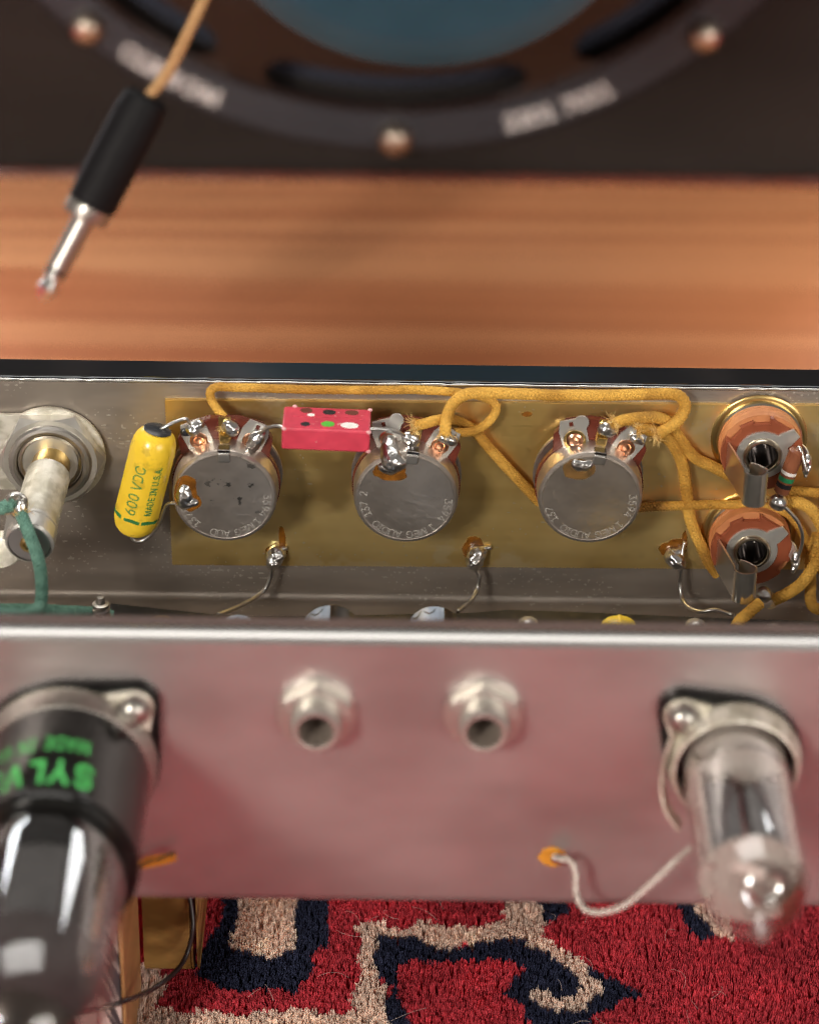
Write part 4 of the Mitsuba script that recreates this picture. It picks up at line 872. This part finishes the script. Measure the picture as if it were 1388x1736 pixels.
# ------------------------------------------------------------------ output jacks on the tube panel
def panel_jack(c, label, rot):
    k = thing('output_jack', label, 'jack', 'output jacks on the tube panel')
    o = V(c[0], YN, c[2])
    add('washer', lathe([(5, 0.02), (8.0, .02), (8.0, .8), (7.7, 1.0), (5, 1.0)], o, (0, -1, 0), 56), 'jack_metal', k)
    hx = m3.Manifold.cylinder(2.5, 7.6, 7.6, 6)
    cone = m3.Manifold.cylinder(2.5, 9.0, 7.1, 64)
    h = ((hx ^ cone) - m3.Manifold.cylinder(9, 4.9, 4.9, 40).translate([0, 0, -3])).to_mesh()
    a = math.radians(rot)
    add('hex_nut', place(tm(h.vert_properties[:, :3], h.tri_verts), o + V(0, -1.0, 0), (math.cos(a), 0, math.sin(a)), (-math.sin(a), 0, math.cos(a)), (0, -1, 0)), 'jack_metal', k, smooth=20)
    add('bushing', lathe([(5.0, 3), (5.0, 6.0), (4.9, 6.8), (4.4, 7.4), (3.9, 7.45), (3.6, 7.3), (3.5, 7.0)], o, (0, -1, 0), 56), 'jack_metal', k)
    add('bore', lathe([(3.5, 7.0), (3.45, 6.6), (3.4, -16), (0, -16)], o, (0, -1, 0), 48), 'bore_dark', k)
panel_jack(JA, 'left nickel output jack with hex nut on the outside of the tube panel', 30)
panel_jack(JB, 'right nickel output jack with hex nut on the outside of the tube panel', 32)

# ------------------------------------------------------------------ tube sockets and tubes
def socket(c, r, screw, label, big):
    k = thing('tube_socket', label, 'tube socket')
    o = V(c[0], YN, c[2])
    s = np.array([screw[0], screw[2]]) - np.array([c[0], c[2]]); both = (s, -s) if big else (s,)
    def P2(poly): return affinity.translate(poly, c[0], c[2])
    ears = unary_union([Point(0, 0).buffer(r + 1.5, 40).union(Point(*q).buffer(5.0, 20)).convex_hull for q in both])
    add('base_plate', onwall(P2(ears), YN - .02, 2.2, .4), 'black_bakelite', k, smooth=False)
    clip = unary_union([Point(0, 0).buffer(r + 1.0, 40)] + [Point(0, 0).buffer(r - 2, 40).union(Point(*q).buffer(3.9, 20)).convex_hull for q in both]).difference(Point(0, 0).buffer(r - 3.0 if big else r - .1, 40))
    add('clip_plate', onwall(P2(clip), YN - 2.25, .7, .15), 'zinc_cream', k, smooth=False)
    add('collar', lathe([(r + .9, 2.9), (r + 1.2, 3.3), (r + .9, 5.0), (r + .2, 7.4), (r - .3, 7.6), (r - .5, 7.0), (r - .5, 2.9)], o, (0, -1, 0), 72), 'zinc_cream' if not big else 'nickel', k)
    for q in both:
        e = V(c[0] + q[0], YN, c[2] + q[1])
        add('screw', lathe([(3.1, 2.9), (3.3, 3.5), (3.0, 4.8), (2.0, 5.8), (.9, 6.1), (.6, 5.4), (0, 5.3)], e, (0, -1, 0), 32), 'nickel', k)
    return k
LT, RT = V(-67.0, 0, 25.6), V(64.9, 0, 28.6)
socket(LT, 16.6, V(-53.56, -110, 39.08), 'big tube socket with shiny spring collar and screw at the left of the tube panel', True)
k = socket(RT, 12.2, V(54.3, -110, 38.84), 'small tube socket with cream metal collar at the right of the tube panel', False)
# wire bail beside the small socket
add('retaining_wire', ribbon(spline([V(RT[0] - 12.4, YN - 4, RT[2] + 8), V(RT[0] - 14.2, YN - 5, RT[2] - 1), V(RT[0] - 13.4, YN - 7, RT[2] - 8), V(RT[0] - 10.4, YN - 9, RT[2] - 12.0)], .6), (0.2, 1, 0), 3.4, .6), 'zinc_cream', k, smooth=30)

bt = thing('vacuum_tube', 'big vacuum tube with black base with green lettering and smoky glass at the left', 'vacuum tube')
o = V(LT[0], YN, LT[2])
bs = 3.0
add('base', lathe([(0, 2), (15.4, 2.0), (16.3, 2.6), (16.5, 6), (16.5, 34.5), (16.9, 35.2), (17.0, 36.6), (16.6, 37.4), (15.4, 37.6), (0, 37.2)], o, (0, -1, 0), 96), 'black_bakelite', bt)
gl = [(14.2, 37.2), (14.7, 39), (14.9, 44), (14.85, 60), (14.75, 76), (14.2, 81), (12.8, 85.5), (10.4, 89), (7.1, 91.6), (3.5, 92.8), (0, 93.2)]
add('glass_envelope', lathe(gl, o, (0, -1, 0), 96), 'smoky_glass', bt, smooth=True)
add('plate', lathe([(0, 41), (8.6, 41), (8.6, 66), (0, 66)], o, (0, -1, 0), 40), 'tube_plate', bt)
add('plate_fin', cat(rbox((o[0] - 12.4, o[1] - 65, o[2] - .5), (o[0] + 12.4, o[1] - 42, o[2] + .5), .3), rbox((o[0] - 5, o[1] - 64, o[2] - 9.6), (o[0] + 5, o[1] - 43, o[2] + 9.6), .5)), 'tube_plate', bt, smooth=False)
for sx_ in (-1, 1):
    add('support_rod', cyl(V(o[0] + sx_ * 10.6, o[1] - 38, o[2] + 2), V(o[0] + sx_ * 10.6, o[1] - 70, o[2] + 2), .7), 'copper', bt)
add('mica_disc', lathe([(0, 67), (13.4, 67), (13.4, 67.5), (0, 67.5)], o, (0, -1, 0), 40), 'tube_plate', bt)
add('getter_patch', lathe([(11.4, 86.9), (9.8, 88.8), (6.7, 91.1), (3.3, 92.3), (0, 92.7)], o, (0, -1, 0), 64), 'getter_dark', bt, smooth=True)
def tubetext(txt, h, y0, phi0, r, step):
    """lettering printed round the base; read from the tube's tip it stands upright, so from above it is upside down"""
    out = []; a = phi0
    for cch in txt:
        if cch != ' ':
            m = meshkit.text_mesh(cch, h, .08, bold=step > .55)
            v = np.array(m.vertices); v[:, 0] = (v[:, 0] - v[:, 0].min()) * step
            ph = a - v[:, 0] / r            # runs to the left as seen from above
            rr = r + .03 + v[:, 2]
            out.append(tm(np.stack([o[0] + rr * np.sin(ph), y0 - v[:, 1], o[2] + rr * np.cos(ph)], 1), m.faces[:, ::-1] if False else m.faces))
            a -= (np.ptp(v[:, 0]) + .13 * h) / r
        else: a -= .35 * h / r
    return cat(out)
add('lettering', tubetext('SYLVANIA', 7.2, -129.0, .50, 16.5, .62), 'bright_green_ink', bt + '__base', smooth=False)
add('lettering', tubetext('MADE IN U.S.A.', 4.2, -121.2, .40, 16.5, .5), 'bright_green_ink', bt + '__base', smooth=False)

# angles of the flash, measured from above towards the right side
_d, _a, _b = frame((0, -1, 0))
GA, GB = (-70, 35) if _a[0] > 0 else (110, 215)
st = thing('vacuum_tube', 'small clear glass vacuum tube with grey plates and pointed tip at the right', 'vacuum tube')
o2 = V(RT[0], YN, RT[2])
add('glass_envelope', lathe([(10.2, 3), (10.5, 6), (10.55, 40), (10.2, 44), (9.1, 48), (7.0, 51.2), (4.2, 53.2), (2.6, 54.2), (2.1, 55.4), (2.0, 57.2), (1.5, 59.4), (.6, 60.8), (0, 61)], o2, (0, -1, 0), 80), 'clear_glass', st, smooth=True)
for s in (-1, 1):
    cx = o2[0] + s * 4.1
    add('plate', rbox((cx - 3.4, o2[1] - 40.5, o2[2] - 3.4), (cx + 3.4, o2[1] - 15, o2[2] + 3.4), 1.2, 12), 'tube_plate', st, smooth=30)
    add('plate_fin', rbox((cx - .3, o2[1] - 39.5, o2[2] - 5.8), (cx + .3, o2[1] - 16, o2[2] + 5.8), .25), 'tube_plate', st, smooth=False)
    for q in (-1, 1):
        add('support_rod', cyl(V(cx + s * 3.9, o2[1] - 5, o2[2] + q * 4.2), V(cx + s * 3.9, o2[1] - 43.5, o2[2] + q * 4.2), .55), 'bright_rod', st)
for y in (13.2, 41.6):
    add('mica_disc', lathe([(0, y), (9.9, y), (9.9, y + .5), (0, y + .5)], o2, (0, -1, 0), 40), 'mica', st)
add('glass_foot', lathe([(9.9, 3.5), (9.4, 7.5), (5, 9.2), (0, 9.6)], o2, (0, -1, 0), 48), 'mica', st)
add('getter_patch', sector([(9.9, 44.2), (8.8, 47.9), (6.8, 50.8), (4.1, 52.8)], o2, (0, -1, 0), GA, GB), 'getter_mirror', st, smooth=True)
add('bright_tab', ribbon([o2 + V(-4, -42, 3.2), o2 + V(-1, -44.5, 4.4), o2 + V(1.6, -45.6, 3.4)], (.4, -.2, 1), 2.6, .3), 'white_tab', st, smooth=30)
add('getter_ring', lathe([(2.4, 0), (3.0, -.4), (3.6, 0), (3.0, .4), (2.4, 0)], o2 + V(2.0, -45.2, 1.2), (0.25, -1, .45), 28), 'bright_rod', st)
add('tip', blob(o2 + V(0, -57.5, 0), (1.5, 2.6, 1.5), 2, .05), 'clear_glass', st, smooth=True)

# ------------------------------------------------------------------ marks, solder and wire on the tube panel
g = unary_union([affinity.translate(wobble(2.6, 51, amp=.4, sx=1.25, sy=1.0), V(30.18, -105, 2.11)[0], V(30.18, -105, 2.11)[2])])
cw = thing('twisted_wire', 'silvery twisted wire soldered to the tube panel in an amber spot beside the small tube', 'wire')
add('flux_stain', onwall(g, YN - .03, .12), 'flux', cw, smooth=False)
mat('strand_metal', (0.66, 0.63, 0.57), 0.4, 0.6)
mat('amber', proc(lambda p, n, uv: mix((0.55, 0.23, 0.02), (0.72, 0.36, 0.05), fbm(*K(p, 400), 2))), .3)
scene[cw + '__flux_stain']['bsdf'] = {'type': 'ref', 'id': 'amber'}
add('solder_joint', hullblob([(V(30.58, -106, 3.45), 1.1), (V(32.48, -106.5, 3.27), .9)], 5, .1), 'solder', cw, smooth=True)
wp = spline([(31, -107, 4.06), (33.08, -108, 4.69), (34.33, -109, 2.21), (34.56, -110, -1.79), (36.37, -112, -4.4), (39.74, -115, -2.92), (44.11, -118, 1.39), (48.36, -120, 7.82), (52.85, -119, 12.21), (56.94, -114, 12.46)], .3)
s_ = np.concatenate([[0], np.cumsum(np.linalg.norm(np.diff(wp, axis=0), axis=1))])
for ph in (0, math.pi):
    tt = np.gradient(wp, axis=0); tt /= np.linalg.norm(tt, axis=1, keepdims=True)
    aa = np.cross(tt, [0.3, .9, .2]); aa /= np.linalg.norm(aa, axis=1, keepdims=True); bb = np.cross(tt, aa)
    hp = wp +   .36 * (np.cos(s_ * 1.5 + ph)[:, None] * aa + np.sin(s_ * 1.5 + ph)[:, None] * bb)
    add('strand', sweep(hp, .44, 10), 'strand_metal', cw, smooth=True)
fm = add('flux_scratch', onwall(affinity.rotate(affinity.translate(wobble(4.2, 63, amp=.5, sx=1.2, sy=.38), V(-50.71, -105, -0.1)[0], V(-50.71, -105, -0.1)[2]), 14), YN - .03, .12), 'amber', ch, smooth=False)
add('solder_smear', sweep(spline([(-54.49, -106, -0.9), (-52.24, -106.2, 1.37), (-49.82, -106.2, 2.3), (-47.42, -105.9, 3.3), (-46.7, -105.8, 3.53)], .4), [.5] , 10, lambda s, t: .9 + .8 * (meshkit.noise(np.stack(np.broadcast_arrays(s * .8, t * .3, s * 0), -1)) - .5)), 'flux_dark', ch, smooth=True)

# ------------------------------------------------------------------ output transformer hanging under the chassis
ot = thing('output_transformer', 'waxed paper wound transformer with pale lamination stack under the chassis at the left', 'transformer')
for i in range(9):
    add('lamination', rbox((-107.6 + i * 5.3, -97 - .25 * (i % 2), -64), (-107.6 + i * 5.3 + 5.22, -70, -11.4), .25), 'laminations', ot, smooth=False)
add('paper_cheek', rbox((-59.75, -97.6, -64), (-59.0, -66.2, -11.4), .3), 'paper_edge', ot, smooth=False)
def coil():
    s = m3.Manifold.cylinder(1, 1, 1, 4)
    g = sbox(-66, -61, -32, -12).buffer(-5).buffer(5, quad_segs=8)      # (Y, Z) outline with round corners
    return place(extr(g, 11, .6), (-58.2, 0, 0), (0, 1, 0), (0, 0, 1), (1, 0, 0))
add('coil', coil(), 'waxed_paper', ot, smooth=25)
for i in (2, 2.4, 2.75):
    add('paper_layer', place(extr(sbox(-66.6 + i * .25, -61.5 + i * .25, -31.5 - i * .25, -12.3 - i * .25).buffer(-5).buffer(5, quad_segs=8), .35, .1), (-56.2 + i * 3.6, 0, 0), (0, 1, 0), (0, 0, 1), (1, 0, 0)), 'waxed_paper', ot, smooth=25)
add('lead_wire', sweep(spline([V(-47.93, -66, -34.75), V(-47, -68, -39.72), V(-46.7, -70, -43.89), V(-47.87, -72, -48.92), V(-49.97, -76, -50.71), V(-54.22, -84, -49.24), V(-58.61, -99, -40.44), V(-63.18, -102, -39.96), V(-69.98, -104, -40.65)], .4), .55, 10), 'black_wire', ot, smooth=True)
